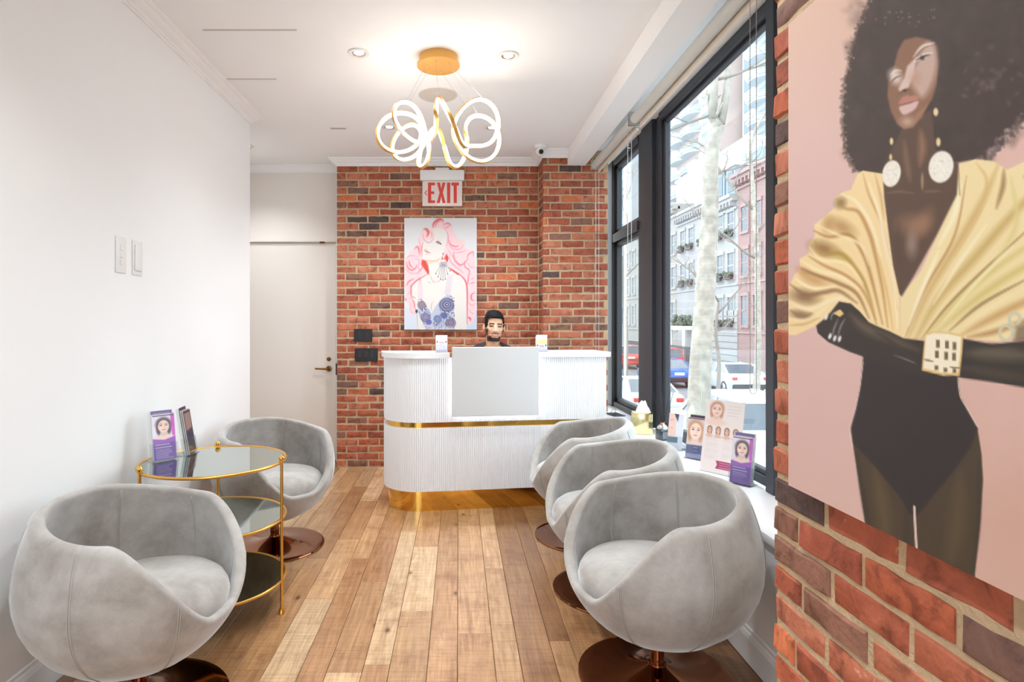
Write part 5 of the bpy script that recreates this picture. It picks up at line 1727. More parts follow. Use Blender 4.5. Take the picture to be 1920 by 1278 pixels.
def make_tissue():
    root = empty('tissue_box', (1.335, 4.275, SILL), rad(-17))
    tag(root, 'shiny gold cube tissue box with a white tissue on the window sill', 'tissue box')
    s = 0.073
    m = mat('gold_foil', (238, 222, 168), 0.16, 0.95)
    MB().bbox(-s, s, -s, s, 0, 0.150, 0.004, 2).build('box', m, root, 30)
    # tissue: crumpled cone of paper
    r = random.Random(2)
    n, k = 22, 7
    v, f = [], []
    for j in range(k):
        t = j / (k - 1.0)
        R = 0.040 * (1 - 0.75 * t ** 1.6)
        for i in range(n):
            a = 2 * PI * i / n
            q = R * (1 + 0.22 * math.cos(3 * a + 2 * t) + 0.10 * math.cos(5 * a - 4 * t) + r.uniform(-0.04, 0.04))
            v.append((q * math.cos(a) * 1.15 + 0.012 * t * t, q * math.sin(a) * 0.6, 0.148 + 0.080 * t + 0.008 * math.cos(2 * a) * t))
    for j in range(k - 1):
        for i in range(n):
            i2 = (i + 1) % n
            f.append((j * n + i, j * n + i2, (j + 1) * n + i2, (j + 1) * n + i))
    f.append(tuple((k - 1) * n + i for i in range(n)))
    meshobj('tissue', v, f, M['paper'], root, 50)
    MB().lathe([(0.024, 0.1495), (0.042, 0.1495), (0.042, 0.1515), (0.024, 0.1515)], 32, closed=True).build('opening_rim', m, root, 40)
make_tissue()

def make_diffuser():
    root = empty('reed_diffuser', (1.392, 4.01, SILL), 0.3)
    tag(root, 'dark glass reed diffuser with black sticks beside the gold tissue box', 'diffuser')
    s = 0.034
    MB().bbox(-s, s, -s, s, 0, 0.082, 0.006, 2).build('bottle', mat('smoked_glass', (46, 54, 62), 0.06, 0.0, coat=0.6), root, 30)
    MB().lathe([(0, 0.080), (0.036, 0.080), (0.034, 0.090), (0.026, 0.100), (0.015, 0.108), (0.014, 0.125), (0, 0.125)], 28).build('shoulder', M['chrome'], root, 40)
    MB().lathe([(0.011, 0.118), (0.017, 0.118), (0.017, 0.128), (0.011, 0.128)], 28, closed=True).build('collar', M['rose'], root, 40)
    MB().bbox(-0.022, 0.022, -s - 0.001, -s + 0.002, 0.012, 0.06, 0.0008, 1).build('paper_label', mat('grey_label', (120, 126, 132), 0.6), root)
    r = random.Random(8)
    for (dx, dy, L) in ((-0.075, 0.0, 0.335), (-0.012, 0.02, 0.33), (0.010, -0.01, 0.335), (0.024, 0.03, 0.33), (0.062, 0.0, 0.335), (0.074, -0.02, 0.325), (-0.004, 0.0, 0.31)):
        MB().tube([(-dx * 0.12, -dy * 0.12, 0.03), (dx, dy, L)], 0.0018, 6).build('reed', M['black'], root)
make_diffuser()

# power lead and a small dark tablet on the sill by the desk
tb = empty('tablet', (1.36, 5.10, SILL), 0.2)
tag(tb, 'thin dark blue tablet lying on the sill by the desk end', 'tablet')
MB().bbox(-0.055, 0.055, -0.09, 0.09, 0.0, 0.008, 0.003, 1).build('body', mat('dark_blue_plastic', (44, 66, 92), 0.3), tb)
MB().box(-0.048, 0.048, -0.08, 0.08, 0.008, 0.0085).build('screen', M['black'], tb)
MB().tube(catmull([(-0.04, -0.085, 0.005), (-0.06, -0.12, 0.05), (-0.058, -0.11, 0.09), (-0.05, -0.06, 0.06), (-0.05, 0.0, 0.009)], 6), 0.002, 6).build('lead', M['black'], tb, 180)

# ---------------- on the desk
def card_rack(x, y, label, yellow):
    p = desk_pt(x, y, 1.1525)
    root = empty('card_rack', p, math.atan2(0.25, 1.70))
    tag(root, label, 'card rack', 'card racks on the desk')
    w, h = 0.092, 0.135
    ac = MB()
    ac.box(-w / 2, w / 2, 0.0, 0.002, 0.0, 0.06).box(-w / 2, w / 2, 0.028, 0.030, 0.0, h).box(-w / 2, -w / 2 + 0.002, 0.002, 0.028, 0, 0.05).box(w / 2 - 0.002, w / 2, 0.002, 0.028, 0, 0.05).box(-w / 2, w / 2, 0.002, 0.028, 0, 0.002)
    ac.build('acrylic_stand', M['acrylic'], root)
    def d(pt, ww, hh):
        pt.poly([(0, 0), (ww, 0), (ww, hh), (0, hh)], (240, 236, 242), 0.0005)
        if yellow:
            pt.poly([(0, hh * 0.30), (ww, hh * 0.30), (ww, hh * 0.56), (0, hh * 0.56)], (246, 214, 150), 0.001)
        else:
            lines(pt, ww * 0.1, ww * 0.9, hh * 0.12, hh * 0.2, 2, (236, 180, 184), random.Random(1), 0.002)
        y0 = 0.60 if yellow else 0.36
        for s in (0.06, 0.94):
            e = 0.12 if s < 0.5 else -0.12
            pt.poly([(ww * s, hh * y0), (ww * (s + e), hh * y0), (ww * (s + e * 0.6), hh * (y0 + 0.14))], (52, 40, 54), 0.0008)
        for k in range(4):
            pt.blob(ww * (0.34 + 0.11 * k), hh * (y0 + 0.07 + 0.03 * (k % 2)), ww * 0.03, hh * 0.05, (206, 88, 104), 0.9, 0.4)
        if yellow:
            pt.stroke([(ww * 0.3, hh * 0.86), (ww * 0.5, hh * 0.68), (ww * 0.7, hh * 0.86)], 0.003, (216, 110, 120), 0.9, 0.001, False, 0)
        lines(pt, ww * 0.05, ww * 0.95, hh * 0.9, hh * 0.96, 2, (120, 108, 170), random.Random(2), 0.0022)
    sheet('card', w - 0.006, h - 0.012, d, root, 0.0055, 0.0018, 0, 0.004)
    MB().box(-(w - 0.008) / 2, (w - 0.008) / 2, 0.007, 0.024, 0.003, h - 0.018).build('card_stack', M['paper'], root)
card_rack(0.412, 0.05, 'small clear rack of white cards on the desk left of the raised panel', False)
card_rack(1.172, 0.05, 'small clear rack of yellow-banded cards on the desk right of the raised panel', True)
pp = desk_pt(0.20, 0.16, 1.1525)
o = MB().box(-0.15, 0.15, -0.075, 0.075, 0, 0.003).box(-0.14, 0.155, -0.07, 0.08, 0.003, 0.005).build('paper_stack', M['paper'], None, None, pp)
o.rotation_euler = (0, 0, 0.25)
tag(o, 'few white sheets of paper on the left end of the desk', 'paper')
sg = empty('wall_sign_card', (at(833, 633, YB)[0], YB, at(833, 645, YB)[2]))
bpy.data.objects.remove(sg, do_unlink=True)
# ================================================================== THE RECEPTIONIST
def make_person():
    BX, BY = 0.293, 5.03
    root_loc = (BX, BY, 0)
    H0 = 1.215          # chin height
    parts = MB()
    def ell(c, r, rx=0.0, n=24, m=16):
        mb = MB().ball((0, 0, 0), 1.0, n, m)
        R = Matrix.Rotation(rx, 3, 'X')
        parts.add([tuple(Vector(c) + R @ Vector((x * r[0], y * r[1], z * r[2]))) for x, y, z in mb.v], mb.f)
    def limb(pts, rs, n=16):
        parts.tube(pts, rs, n)
        ell(pts[0], (rs[0],) * 3, 0, 14, 10)
        ell(pts[-1], (rs[-1],) * 3, 0, 14, 10)
    hz = H0 + 0.118      # head centre
    # skull, face, jaw  (looks towards -Y)
    ell((0, 0.018, hz + 0.030), (0.074, 0.094, 0.094))
    ell((0, -0.020, hz - 0.020), (0.066, 0.066, 0.088))
    ell((0, -0.038, hz - 0.072), (0.050, 0.046, 0.046))
    ell((0, -0.064, hz - 0.096), (0.026, 0.022, 0.022))        # chin
    for s in (-1, 1):
        ell((s * 0.042, -0.046, hz - 0.022), (0.028, 0.034, 0.026))   # cheeks
        ell((s * 0.034, -0.072, hz + 0.026), (0.028, 0.014, 0.010))   # brow ridge
        ell((s * 0.077, 0.012, hz - 0.012), (0.011, 0.020, 0.033), -0.15)  # ears
        ell((s * 0.012, -0.093, hz - 0.034), (0.011, 0.012, 0.009))   # nostrils
        ell((s * 0.030, -0.074, hz + 0.004), (0.014, 0.009, 0.009))   # eyes
    limb([(0, -0.078, hz + 0.014), (0, -0.094, hz - 0.012), (0, -0.103, hz - 0.030)], [0.009, 0.011, 0.0125], 12)
    ell((0, -0.081, hz - 0.060), (0.027, 0.012, 0.0065))
    ell((0, -0.079, hz - 0.071), (0.023, 0.012, 0.007))
    # neck, trunk
    limb([(0, 0.022, hz - 0.06), (0, 0.032, H0 - 0.06), (0, 0.04, H0 - 0.11)], [0.056, 0.057, 0.064])
    for (z, rx, ry, y) in ((1.075, 0.165, 0.085, 0.045), (1.02, 0.178, 0.105, 0.045), (0.93, 0.168, 0.108, 0.045), (0.82, 0.150, 0.100, 0.05), (0.72, 0.155, 0.105, 0.06), (0.665, 0.168, 0.118, 0.06)):
        ell((0, y, z), (rx, ry, 0.085))
    for s in (-1, 1):
        limb([(s * 0.035, 0.035, 1.160), (s * 0.10, 0.04, 1.125), (s * 0.182, 0.045, 1.078)], [0.045, 0.052, 0.060])   # trapezius, shoulder
        limb([(s * 0.182, 0.045, 1.060), (s * 0.210, 0.03, 0.93), (s * 0.222, -0.005, 0.795)], [0.056, 0.049, 0.042])
        limb([(s * 0.222, -0.005, 0.795), (s * 0.19, -0.10, 0.775), (s * 0.135, -0.185, 0.765)], [0.042, 0.036, 0.027])
        # hand resting on the worktop: palm, four fingers, thumb
        ell((s * 0.112, -0.225, 0.757), (0.036, 0.044, 0.013))
        for k, (fx, L) in enumerate(((-0.026, 0.062), (-0.009, 0.070), (0.008, 0.067), (0.025, 0.054))):
            bx = s * 0.112 + fx
            limb([(bx, -0.255, 0.758), (bx - s * 0.006, -0.255 - L * 0.55, 0.766), (bx - s * 0.012, -0.255 - L, 0.752)], [0.0092, 0.0085, 0.0072], 10)
        limb([(s * 0.085, -0.215, 0.756), (s * 0.062, -0.238, 0.757), (s * 0.050, -0.262, 0.752)], [0.0115, 0.010, 0.008], 10)
        # thighs, shins, feet on the stool's foot ring
        limb([(s * 0.088, 0.05, 0.655), (s * 0.10, -0.11, 0.648), (s * 0.105, -0.165, 0.635)], [0.086, 0.072, 0.060])
        limb([(s * 0.105, -0.165, 0.635), (s * 0.105, -0.135, 0.43), (s * 0.10, -0.10, 0.225)], [0.058, 0.052, 0.038])
        limb([(s * 0.10, -0.085, 0.200), (s * 0.105, -0.15, 0.195), (s * 0.11, -0.215, 0.188)], [0.040, 0.038, 0.028])
    tmp = parts.build('tmp_body', M['paper'])
    rm = tmp.modifiers.new('r', 'REMESH')
    rm.mode = 'VOXEL'
    rm.voxel_size = 0.0050
    dg = bpy.context.evaluated_depsgraph_get()
    me = bpy.data.meshes.new_from_object(tmp.evaluated_get(dg))
    bpy.data.objects.remove(tmp, do_unlink=True)
    n = len(me.vertices)
    co = np.zeros(n * 3)
    me.vertices.foreach_get('co', co)
    co = co.reshape(-1, 3)
    ed = np.zeros(len(me.edges) * 2, int)
    me.edges.foreach_get('vertices', ed)
    ed = ed.reshape(-1, 2)
    deg = np.bincount(ed.ravel(), minlength=n).astype(float)[:, None]
    for it in range(3):
        acc = np.zeros_like(co)
        np.add.at(acc, ed[:, 0], co[ed[:, 1]])
        np.add.at(acc, ed[:, 1], co[ed[:, 0]])
        co += 0.5 * (acc / np.maximum(deg, 1) - co)
    # tilt the head a little to his right and turn it
    zpiv = H0 - 0.04
    tl, tn = rad(3.5), rad(5)
    def headmove(P):
        P = np.array(P, float)
        w = np.clip((P[:, 2] - (H0 - 0.07)) / 0.07, 0, 1)[:, None]
        q = P - np.array([0, 0.03, zpiv])
        c, s = math.cos(tl), math.sin(tl)
        r1 = np.stack([q[:, 0] * c + q[:, 2] * s, q[:, 1], -q[:, 0] * s + q[:, 2] * c], 1)
        c, s = math.cos(tn), math.sin(tn)
        r2 = np.stack([r1[:, 0] * c - r1[:, 1] * s, r1[:, 0] * s + r1[:, 1] * c, r1[:, 2]], 1)
        return P * (1 - w) + (r2 + np.array([0, 0.03, zpiv])) * w
    ref = co.copy()
    hw = np.clip((co[:, 2] - (H0 - 0.02)) / 0.04, 0, 1)
    co[:, 0] *= 1 + 0.13 * hw
    co2 = headmove(co)
    me.vertices.foreach_set('co', co2.ravel())
    me.update()
    # colour regions, in head coordinates before the turn
    x, y, z = ref[:, 0], ref[:, 1], ref[:, 2] - hz
    ax = abs(x)
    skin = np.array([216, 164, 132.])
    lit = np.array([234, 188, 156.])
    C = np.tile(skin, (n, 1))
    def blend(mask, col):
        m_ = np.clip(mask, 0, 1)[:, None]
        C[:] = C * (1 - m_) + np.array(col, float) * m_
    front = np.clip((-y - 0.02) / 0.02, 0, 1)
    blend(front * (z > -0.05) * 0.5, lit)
    ss = lambda a, b, v: np.clip((v - a) / (b - a), 0, 1)
    # beard along the jaw and chin, thin moustache
    jaw = ss(-0.070, -0.082, z) * ss(-0.128, -0.116, z) * ss(0.022, 0.030, ax + np.where(z < -0.088, 0.03, 0)) * ss(0.012, -0.006, y)
    side = ss(0.050, 0.056, ax) * ss(0.0705, 0.0685, ax) * ss(0.0, -0.02, z) * ss(0.012, -0.002, y) * (z > -0.10)
    must = ss(-0.046, -0.050, z) * ss(-0.060, -0.056, z) * ss(0.034, 0.028, ax) * front
    blend(np.maximum(jaw, side * 0.8) * (z < 0.0), (58, 40, 34))
    blend(must * 0.7, (84, 58, 48))
    lips = ((ax / 0.027) ** 2 + ((z + 0.0655) / 0.0105) ** 2 < 1) & (y < -0.06)
    blend(lips * 1.0, (206, 118, 108))
    teeth = ((ax / 0.020) ** 2 + ((z + 0.0650) / 0.0036) ** 2 < 1) & (y < -0.06)
    blend(teeth * 0.9, (244, 236, 230))
    brow = (ax > 0.011) & (ax < 0.050) & (abs(z - 0.030 + (ax - 0.034) ** 2 * 6) < 0.0058) & (y < -0.052)
    blend(brow * 1.0, (34, 24, 22))
    eye = (((ax - 0.030) / 0.0165) ** 2 + ((z - 0.006) / 0.0062) ** 2 < 1) & (y < -0.04)
    blend(eye * 1.0, (60, 40, 34))
    hairm = (z > 0.075)
    blend(hairm * 1.0, (26, 20, 22))
    cl = np.clip(C / 255, 0, 1)
    L = np.where(cl <= 0.04045, cl / 12.92, ((cl + 0.055) / 1.055) ** 2.4)
    buf = np.ones((n, 4), np.float32)
    buf[:, :3] = L
    a_ = me.color_attributes.new('Col', 'FLOAT_COLOR', 'POINT')
    a_.data.foreach_set('color', buf.ravel())
    me.materials.clear()
    sm = vcol_mat('skin', 0.5)
    sm.node_tree.nodes['Principled BSDF'].inputs['Subsurface Weight'].default_value = 0.05
    me.materials.append(sm)
    me.shade_smooth()
    me.name = 'person'
    o = bpy.data.objects.new('person', me)
    o.location = root_loc
    link(o)
    tag(o, 'smiling person with short dark hair and beard in a dark jacket behind the desk', 'person')
    # clothes and hair grown from the body surface
    nv = np.zeros(n * 3)
    me.vertices.foreach_get('normal', nv)
    nv = nv.reshape(-1, 3)
    polys = [tuple(p.vertices) for p in me.polygons]
    cen = np.array([ref[list(p)].mean(0) for p in polys])
    def garment(name, pmask, off, m):
        idx = np.nonzero(pmask)[0]
        used = {}
        v, f = [], []
        for i in idx:
            q = []
            for k in polys[i]:
                if k not in used:
                    used[k] = len(v)
                    d = off[k] if hasattr(off, '__len__') else off
                    v.append(co2[k] + nv[k] * d)
                q.append(used[k])
            f.append(q)
        return meshobj(name, v, f, m, o, 180)
    cx_, cy_, cz_ = cen[:, 0], cen[:, 1], cen[:, 2]
    hand = (cz_ < 0.80) & (cy_ < -0.175) & (cz_ > 0.70)
    collar = 1.172 - 0.05 * np.clip(-cy_ / 0.06, 0, 1)
    vneck = (cy_ < 0.0) & (abs(cx_) < 0.010 + np.clip((cz_ - 0.93) / 0.24, 0, 1) * 0.066) & (cz_ > 0.93)
    top = (cz_ < collar + 0.02) & (cz_ > 0.69) & ~hand & ~((cz_ < 0.74) & (cy_ < -0.08))
    garment('jacket', top & ~vneck, 0.014, mat('dark_jacket', (44, 40, 48), 0.8))
    garment('shirt', (cz_ < 1.162 - 0.02 * (cy_ < 0)) & (cz_ > 0.88) & (abs(cx_) < 0.13) & (cy_ < 0.06), 0.007, mat('pale_blue_shirt', (188, 202, 226), 0.8))
    garment('trousers', (cz_ < 0.70) & (cz_ > 0.235), 0.012, mat('dark_trousers', (38, 38, 44), 0.85))
    garment('shoes', (cz_ < 0.24), 0.010, M['black'])
    hzc = cz_ - hz
    acx = abs(cx_)
    temple = (acx > 0.052) & (cy_ < 0.004) & (cy_ > -0.045)
    line = np.where(cy_ < -0.045, 0.074 - 0.14 * np.clip(-cx_ - 0.01, 0, 0.1), np.where(cy_ < 0.004, 0.062, -0.070))
    line = np.where(temple, -0.004, line)
    ear = (acx > 0.0715) & (cy_ < 0.036) & (hzc < 0.030)
    hm = (hzc > line) & (cz_ > H0 + 0.01) & ~ear
    offs = 0.005 + (0.022 - 0.10 * np.clip(ref[:, 0], -0.08, 0.08)) * np.clip((ref[:, 2] - hz - 0.06) / 0.05, 0, 1) + 0.010 * np.clip((-ref[:, 1]) / 0.06, 0, 1) * (ref[:, 2] > hz + 0.05)
    hm_mat = mat('black_hair', (13, 10, 12), 0.62, bump=0.4, bscale=160, spec=0.25)
    garment('hair', hm, offs, hm_mat)
    # the stool he sits on
    st = empty('bar_stool', (BX, BY + 0.05, 0))
    tag(st, 'round dark stool under the person behind the desk', 'stool')
    MB().lathe([(0, 0.505), (0.17, 0.505), (0.18, 0.52), (0.18, 0.545), (0.165, 0.556), (0, 0.556)], 36).build('seat', M['black'], st, 40)
    MB().lathe([(0, 0.02), (0.03, 0.02), (0.03, 0.505), (0, 0.505)], 20).build('pole', M['chrome'], st, 40)
    MB().lathe([(0, 0), (0.19, 0), (0.19, 0.01), (0.06, 0.025), (0, 0.03)], 36).build('base', M['chrome'], st, 40)
    rg = [(0.155 * math.cos(2 * PI * k / 40), 0.155 * math.sin(2 * PI * k / 40) - 0.07, 0.14) for k in range(40)]
    MB().tube(rg, 0.009, 8, closed=True).tube([(0, -0.02, 0.14), (0, 0.085, 0.14)], 0.009, 8).build('foot_ring', M['chrome'], st, 180)
make_person()
# ================================================================== THE STREET OUTSIDE
GZ = -2.0
M['asphalt'] = mat('asphalt', (124, 124, 126), 0.9, var=0.1, vscale=2)
M['pave'] = mat('pavement', (162, 160, 158), 0.9, var=0.06, vscale=1.2)
st = MB().box(5.6, 15.2, -30, 160, GZ - 0.3, GZ - 0.12)
struct(st.build('road', M['asphalt']), 'grey street outside the window')
sd = MB().box(1.60, 5.6, -30, 160, GZ - 0.3, GZ).box(15.2, 60, -30, 160, GZ - 0.3, GZ).box(-60, 1.75, -60, -2.3, GZ - 0.3, GZ)
struct(sd.build('pavement', M['pave']), 'pale pavements on both sides of the street')
ext = MB().box(-2.32, 1.60, -2.2, 6.0, GZ, -0.14)
struct(ext.build('wall_base', M['pave']))

XF = 21.0
M['glassdark'] = mat('far_window_glass', (92, 104, 112), 0.1, 0.0)
M['leaf'] = mat('planter_leaves', (98, 108, 92), 0.8, var=0.3, vscale=10)
def far_window(parent, y, z0, z1, w, wallm, box=False, sash=True, x=-0.02):
    """sash window set in a facade facing -X (local x = 0 is the facade)"""
    fr = MB()
    t = 0.10
    fr.box(x - 0.05, 0.12, y - w / 2 - t, y - w / 2, z0 - t, z1 + t).box(x - 0.05, 0.12, y + w / 2, y + w / 2 + t, z0 - t, z1 + t)
    fr.box(x - 0.10, 0.12, y - w / 2 - t - 0.08, y + w / 2 + t + 0.08, z1, z1 + 0.26).box(x - 0.12, 0.12, y - w / 2 - 0.16, y + w / 2 + 0.16, z0 - 0.2, z0)
    if sash:
        zm = (z0 + z1) / 2
        fr.box(x - 0.015, 0.05, y - w / 2, y + w / 2, zm - 0.05, zm + 0.05).box(x - 0.01, 0.05, y - 0.035, y + 0.035, zm, z1)
    wi = fr.build('window', wallm, parent)
    MB().box(x, 0.03, y - w / 2, y + w / 2, z0, z1).build('pane', M['glassdark'], wi)
    if box:
        pb = MB().box(-0.38, -0.14, y - w / 2 - 0.1, y + w / 2 + 0.1, z0 - 0.15, z0 + 0.10).build('window_box', M['frame'], parent)
        r = random.Random(int(y * 10) + int(z0 * 7))
        lf = MB()
        for k in range(26):
            lf.ball((-0.26 + r.uniform(-0.16, 0.16), y + r.uniform(-w / 2, w / 2), z0 + 0.14 + r.uniform(-0.05, 0.28)), r.uniform(0.07, 0.14), 6, 4)
        lf.build('plants', M['leaf'], pb)
def townhouse(y0, y1, ztop, wallc, label, cols, rows, boxes=(), cornice=True, xf=XF, mansard=0.0, rust=False, lintel=True):
    root = empty('townhouse', (xf, y0, GZ))
    tag(root, label, 'building', 'town houses across the street')
    w = y1 - y0
    wallc = tuple(c * 0.69 for c in wallc)
    m = mat('facade_paint', wallc, 0.85, var=0.05, vscale=0.8)
    H = ztop - GZ
    MB().box(0, 3.3, 0, w, 0, H).build('wall', m, root)
    tm = mat('facade_trim', tuple(min(255, c + 8) for c in wallc), 0.8)
    for (a, b_) in rows:
        for c in cols:
            far_window(root, c - y0, a - GZ, b_ - GZ, 1.0, tm, boxes == 'all' or (c, a) in boxes)
    if cornice:
        cb = MB().box(-0.65, 0.2, 0.01, w - 0.01, H - 0.25, H).box(-0.45, 0.2, 0, w, H - 0.5, H - 0.25).box(-0.15, 0.1, 0, w, H - 1.1, H - 0.95)
        k = 0.3
        while k < w - 0.2:
            cb.box(-0.5, 0.0, k, k + 0.16, H - 0.85, H - 0.5)
            k += 0.55
        cb.build('cornice', tm, root)
    # string courses
    for (a, b_) in rows[:-1]:
        MB().box(-0.10, 0.05, 0, w, a - GZ - 0.62, a - GZ - 0.48).build('string_course', tm, root)
    if rust:
        z = 0.4
        rb = MB()
        while z < 4.4:
            rb.box(-0.07, 0.02, 0, w, z, z + 0.42)
            z += 0.5
        rb.build('rusticated_base', m, root)
    if mansard:
        sl_ = mat('slate_blue', (140, 160, 172), 0.6)
        MB().prism([(0.1, H), (1.6, H + mansard), (3.3, H + mansard), (3.3, H)], 0, w, 'y').build('mansard_roof', sl_, root)
        for c in cols[:2]:
            yy = c - y0
            d = MB().box(-0.05, 1.5, yy - 0.75, yy + 0.75, H, H + 2.2)
            dm = d.build('dormer', sl_, root)
            MB().prism([(yy - 0.95, H + 2.2), (yy + 0.95, H + 2.2), (yy, H + 2.9)], -0.2, 1.5, 'x').build('dormer_gable', tm, dm)
            MB().box(-0.09, 0.0, yy - 0.45, yy + 0.45, H + 0.35, H + 1.9).build('pane', M['glassdark'], dm)
    return root
R3 = [(1.2, 3.35), (4.85, 6.75), (8.1, 9.9)]
townhouse(36.2, 44.1, 12.4, (226, 188, 182), 'pink brick town house at the right edge of the window', [37.3, 39.1, 41.2, 43.0], R3)
townhouse(44.1, 49.0, 11.1, (240, 240, 238), 'white town house with a blue-grey mansard roof next to the pink house', [45.2, 47.0], R3, 'all', mansard=3.6, rust=True)
townhouse(49.0, 56.2, 11.6, (238, 238, 238), 'white town house with window boxes partly behind the big trunk', [50.2, 52.9, 54.9], R3[1:] , 'all')
townhouse(56.2, 62.6, 12.8, (234, 230, 222), 'cream stone town house with tall narrow windows and a deep cornice', [57.2, 59.3, 61.3], R3)
townhouse(62.6, 69.0, 12.2, (226, 222, 214), 'beige town house just past the cream one, behind the mullion', [63.8, 65.8, 67.8], R3)
townhouse(69.0, 76.0, 12.6, (232, 228, 222), 'pale town house seen through the narrow sash, nearer one', [70.2, 72.4, 74.6], R3)
townhouse(76.0, 84.0, 12.0, (222, 218, 212), 'grey-beige town house seen through the narrow sash, farther one', [77.4, 80.0, 82.6], R3)
# projecting bay and porch of the white house
pc = empty('porch', (XF - 1.6, 52.4, GZ))
tag(pc, 'white porch with plants on its roof in front of the white town house', 'porch')
MB().box(0, 1.55, -1.6, 1.8, 2.75, 3.1).build('roof_slab', M['plastic'], pc)
for y in (-1.45, 1.6):
    MB().tube([(0.15, y, 0), (0.15, y, 2.75)], 0.14, 12).build('column', M['plastic'], pc, 40)
MB().box(0.35, 1.5, -1.5, 1.7, 0.0, 0.5).build('steps', M['pave'], pc)
r = random.Random(12)
lf = MB()
for k in range(70):
    lf.ball((r.uniform(0.1, 1.2), r.uniform(-1.5, 1.7), 3.1 + r.uniform(0.05, 0.85)), r.uniform(0.12, 0.24), 6, 4)
lf.build('plants', M['leaf'], pc)

# white block and towers behind
def block(name, x, y0, y1, ztop, col, label, depth=14):
    root = empty(name, (x, y0, GZ))
    tag(root, label, 'building', 'tall buildings behind the houses')
    col = tuple(c * 0.84 for c in col)
    m = mat('tower_wall', col, 0.85, var=0.04, vscale=0.3)
    MB().box(0, depth, 0, y1 - y0, 0, ztop - GZ).build('wall', m, root)
    return root, y1 - y0, m
b0, w0, m0 = block('white_annex', 24.5, 50.0, 66.0, 17.0, (242, 242, 242), 'blank white block rising behind the cream town house', 8)
MB().box(-0.15, 8, -0.1, w0 + 0.1, 19.0, 19.25).build('parapet', M['plastic'], b0)
for k in range(2):
    u = MB().box(0.5, 1.9, 9.5 + k * 2.8, 11.2 + k * 2.8, 19.25, 20.7).build('rooftop_unit', M['tubeg'], b0)
    MB().tube([(0.48, 10.35 + k * 2.8, 19.97), (0.46, 10.35 + k * 2.8, 19.97)], 0.5, 20).build('fan_grille', M['wire'], u)
def tower(x, y0, y1, ztop, col, label, balc, floors0=5.0, fh=3.1, bays=5):
    root, w, m = block('apartment_tower', x, y0, y1, ztop, col, label)
    tm = mat('tower_trim', (196, 204, 208), 0.7)
    nf = int((ztop - floors0) / fh)
    for i in range(nf):
        z = floors0 + i * fh - GZ
        for b in range(bays):
            yc = (b + 0.5) * w / bays
            if balc and b in balc:
                pts = []
                hw = w / bays * 0.52
                for q in range(9):
                    a = PI * q / 8
                    pts.append((-2.0 * math.sin(a) ** 0.7 if 0 < q < 8 else 0.0, yc - hw * math.cos(a)))
                bl_ = MB().prism(pts, z - 0.15, z + 0.12, 'z').build('balcony', tm, root)
                rl = MB()
                rl.tube([(p[0], p[1], z + 1.05) for p in pts], 0.06, 5)
                rl.tube([(p[0], p[1], z + 0.55) for p in pts], 0.30, 4)
                rl.build('railing', mat('balcony_glass', (196, 214, 220), 0.3), bl_)
            wi = MB().box(-0.06, 0.1, yc - w / bays * 0.34, yc + w / bays * 0.34, z + 0.35, z + 2.3).build('window', M['glassfar'], root)
    return root
M['glassfar'] = mat('tower_glass', (140, 156, 164), 0.15)
tower(40.0, 92.0, 118.0, 62.0, (232, 206, 196), 'pale brick apartment tower with curved balconies', (1, 2), 14.0, 3.2, 5)
tower(44.0, 70.0, 91.0, 66.0, (222, 224, 228), 'pale grey apartment tower right of the balconied one', (0, 3), 14.0, 3.2, 5)
tower(36.0, 122.0, 150.0, 48.0, (214, 218, 222), 'grey tower far down the street seen through the narrow sash', (2,), 8.0, 3.2, 5)

# ---------------- trees
M['bark'] = mat('plane_tree_bark', (158, 152, 140), 0.9, var=0.3, vscale=5, bump=0.5, bscale=14)
M['twig'] = mat('bare_twig', (138, 128, 118), 0.9)
def tree(name, base, trunk, radii, branches, label, m, seed, twigs=2, spread=1.0):
    root = empty(name, base)
    tag(root, label, 'tree', 'bare street trees')
    P = catmull(trunk, 6)
    t = np.linspace(0, 1, len(P))
    rr = np.interp(t, np.linspace(0, 1, len(radii)), radii)
    tk = MB().tube(P, list(rr), 14).build('trunk', m, root, 180)
    r = random.Random(seed)
    def grow(mb, p, d, L, rad_, depth):
        pts, q = [tuple(p)], Vector(p)
        d = Vector(d).normalized()
        k = 7
        for i in range(k):
            d = (d + Vector((r.gauss(0, 0.16), r.gauss(0, 0.16), r.gauss(0.03, 0.12)))).normalized()
            q = q + d * (L / k)
            pts.append(tuple(q))
        mb.tube(pts, list(np.linspace(rad_, rad_ * 0.35, k + 1)), 7)
        if depth > 0:
            for i in range(4):
                j = r.randint(2, k)
                dd = (d + Vector((r.gauss(0, 0.6), r.gauss(0, 0.6), r.gauss(0.1, 0.5)))).normalized()
                grow(mb, Vector(pts[j]), dd, L * r.uniform(0.4, 0.6), rad_ * 0.45, depth - 1)
    for (p, d, L, rad_) in branches:
        mb = MB()
        grow(mb, Vector(p), d, L, rad_, twigs)
        mb.build('branch', m if rad_ > 0.06 else M['twig'], root, 180)
    return root
TY = 12.0
def tp(x, y, dy=0.0):
    a = at(x, y, TY + dy)
    return (a[0] - TB[0], a[1] - TB[1], a[2] - TB[2])
TB = (at(1308, 700, TY)[0], TY, GZ)
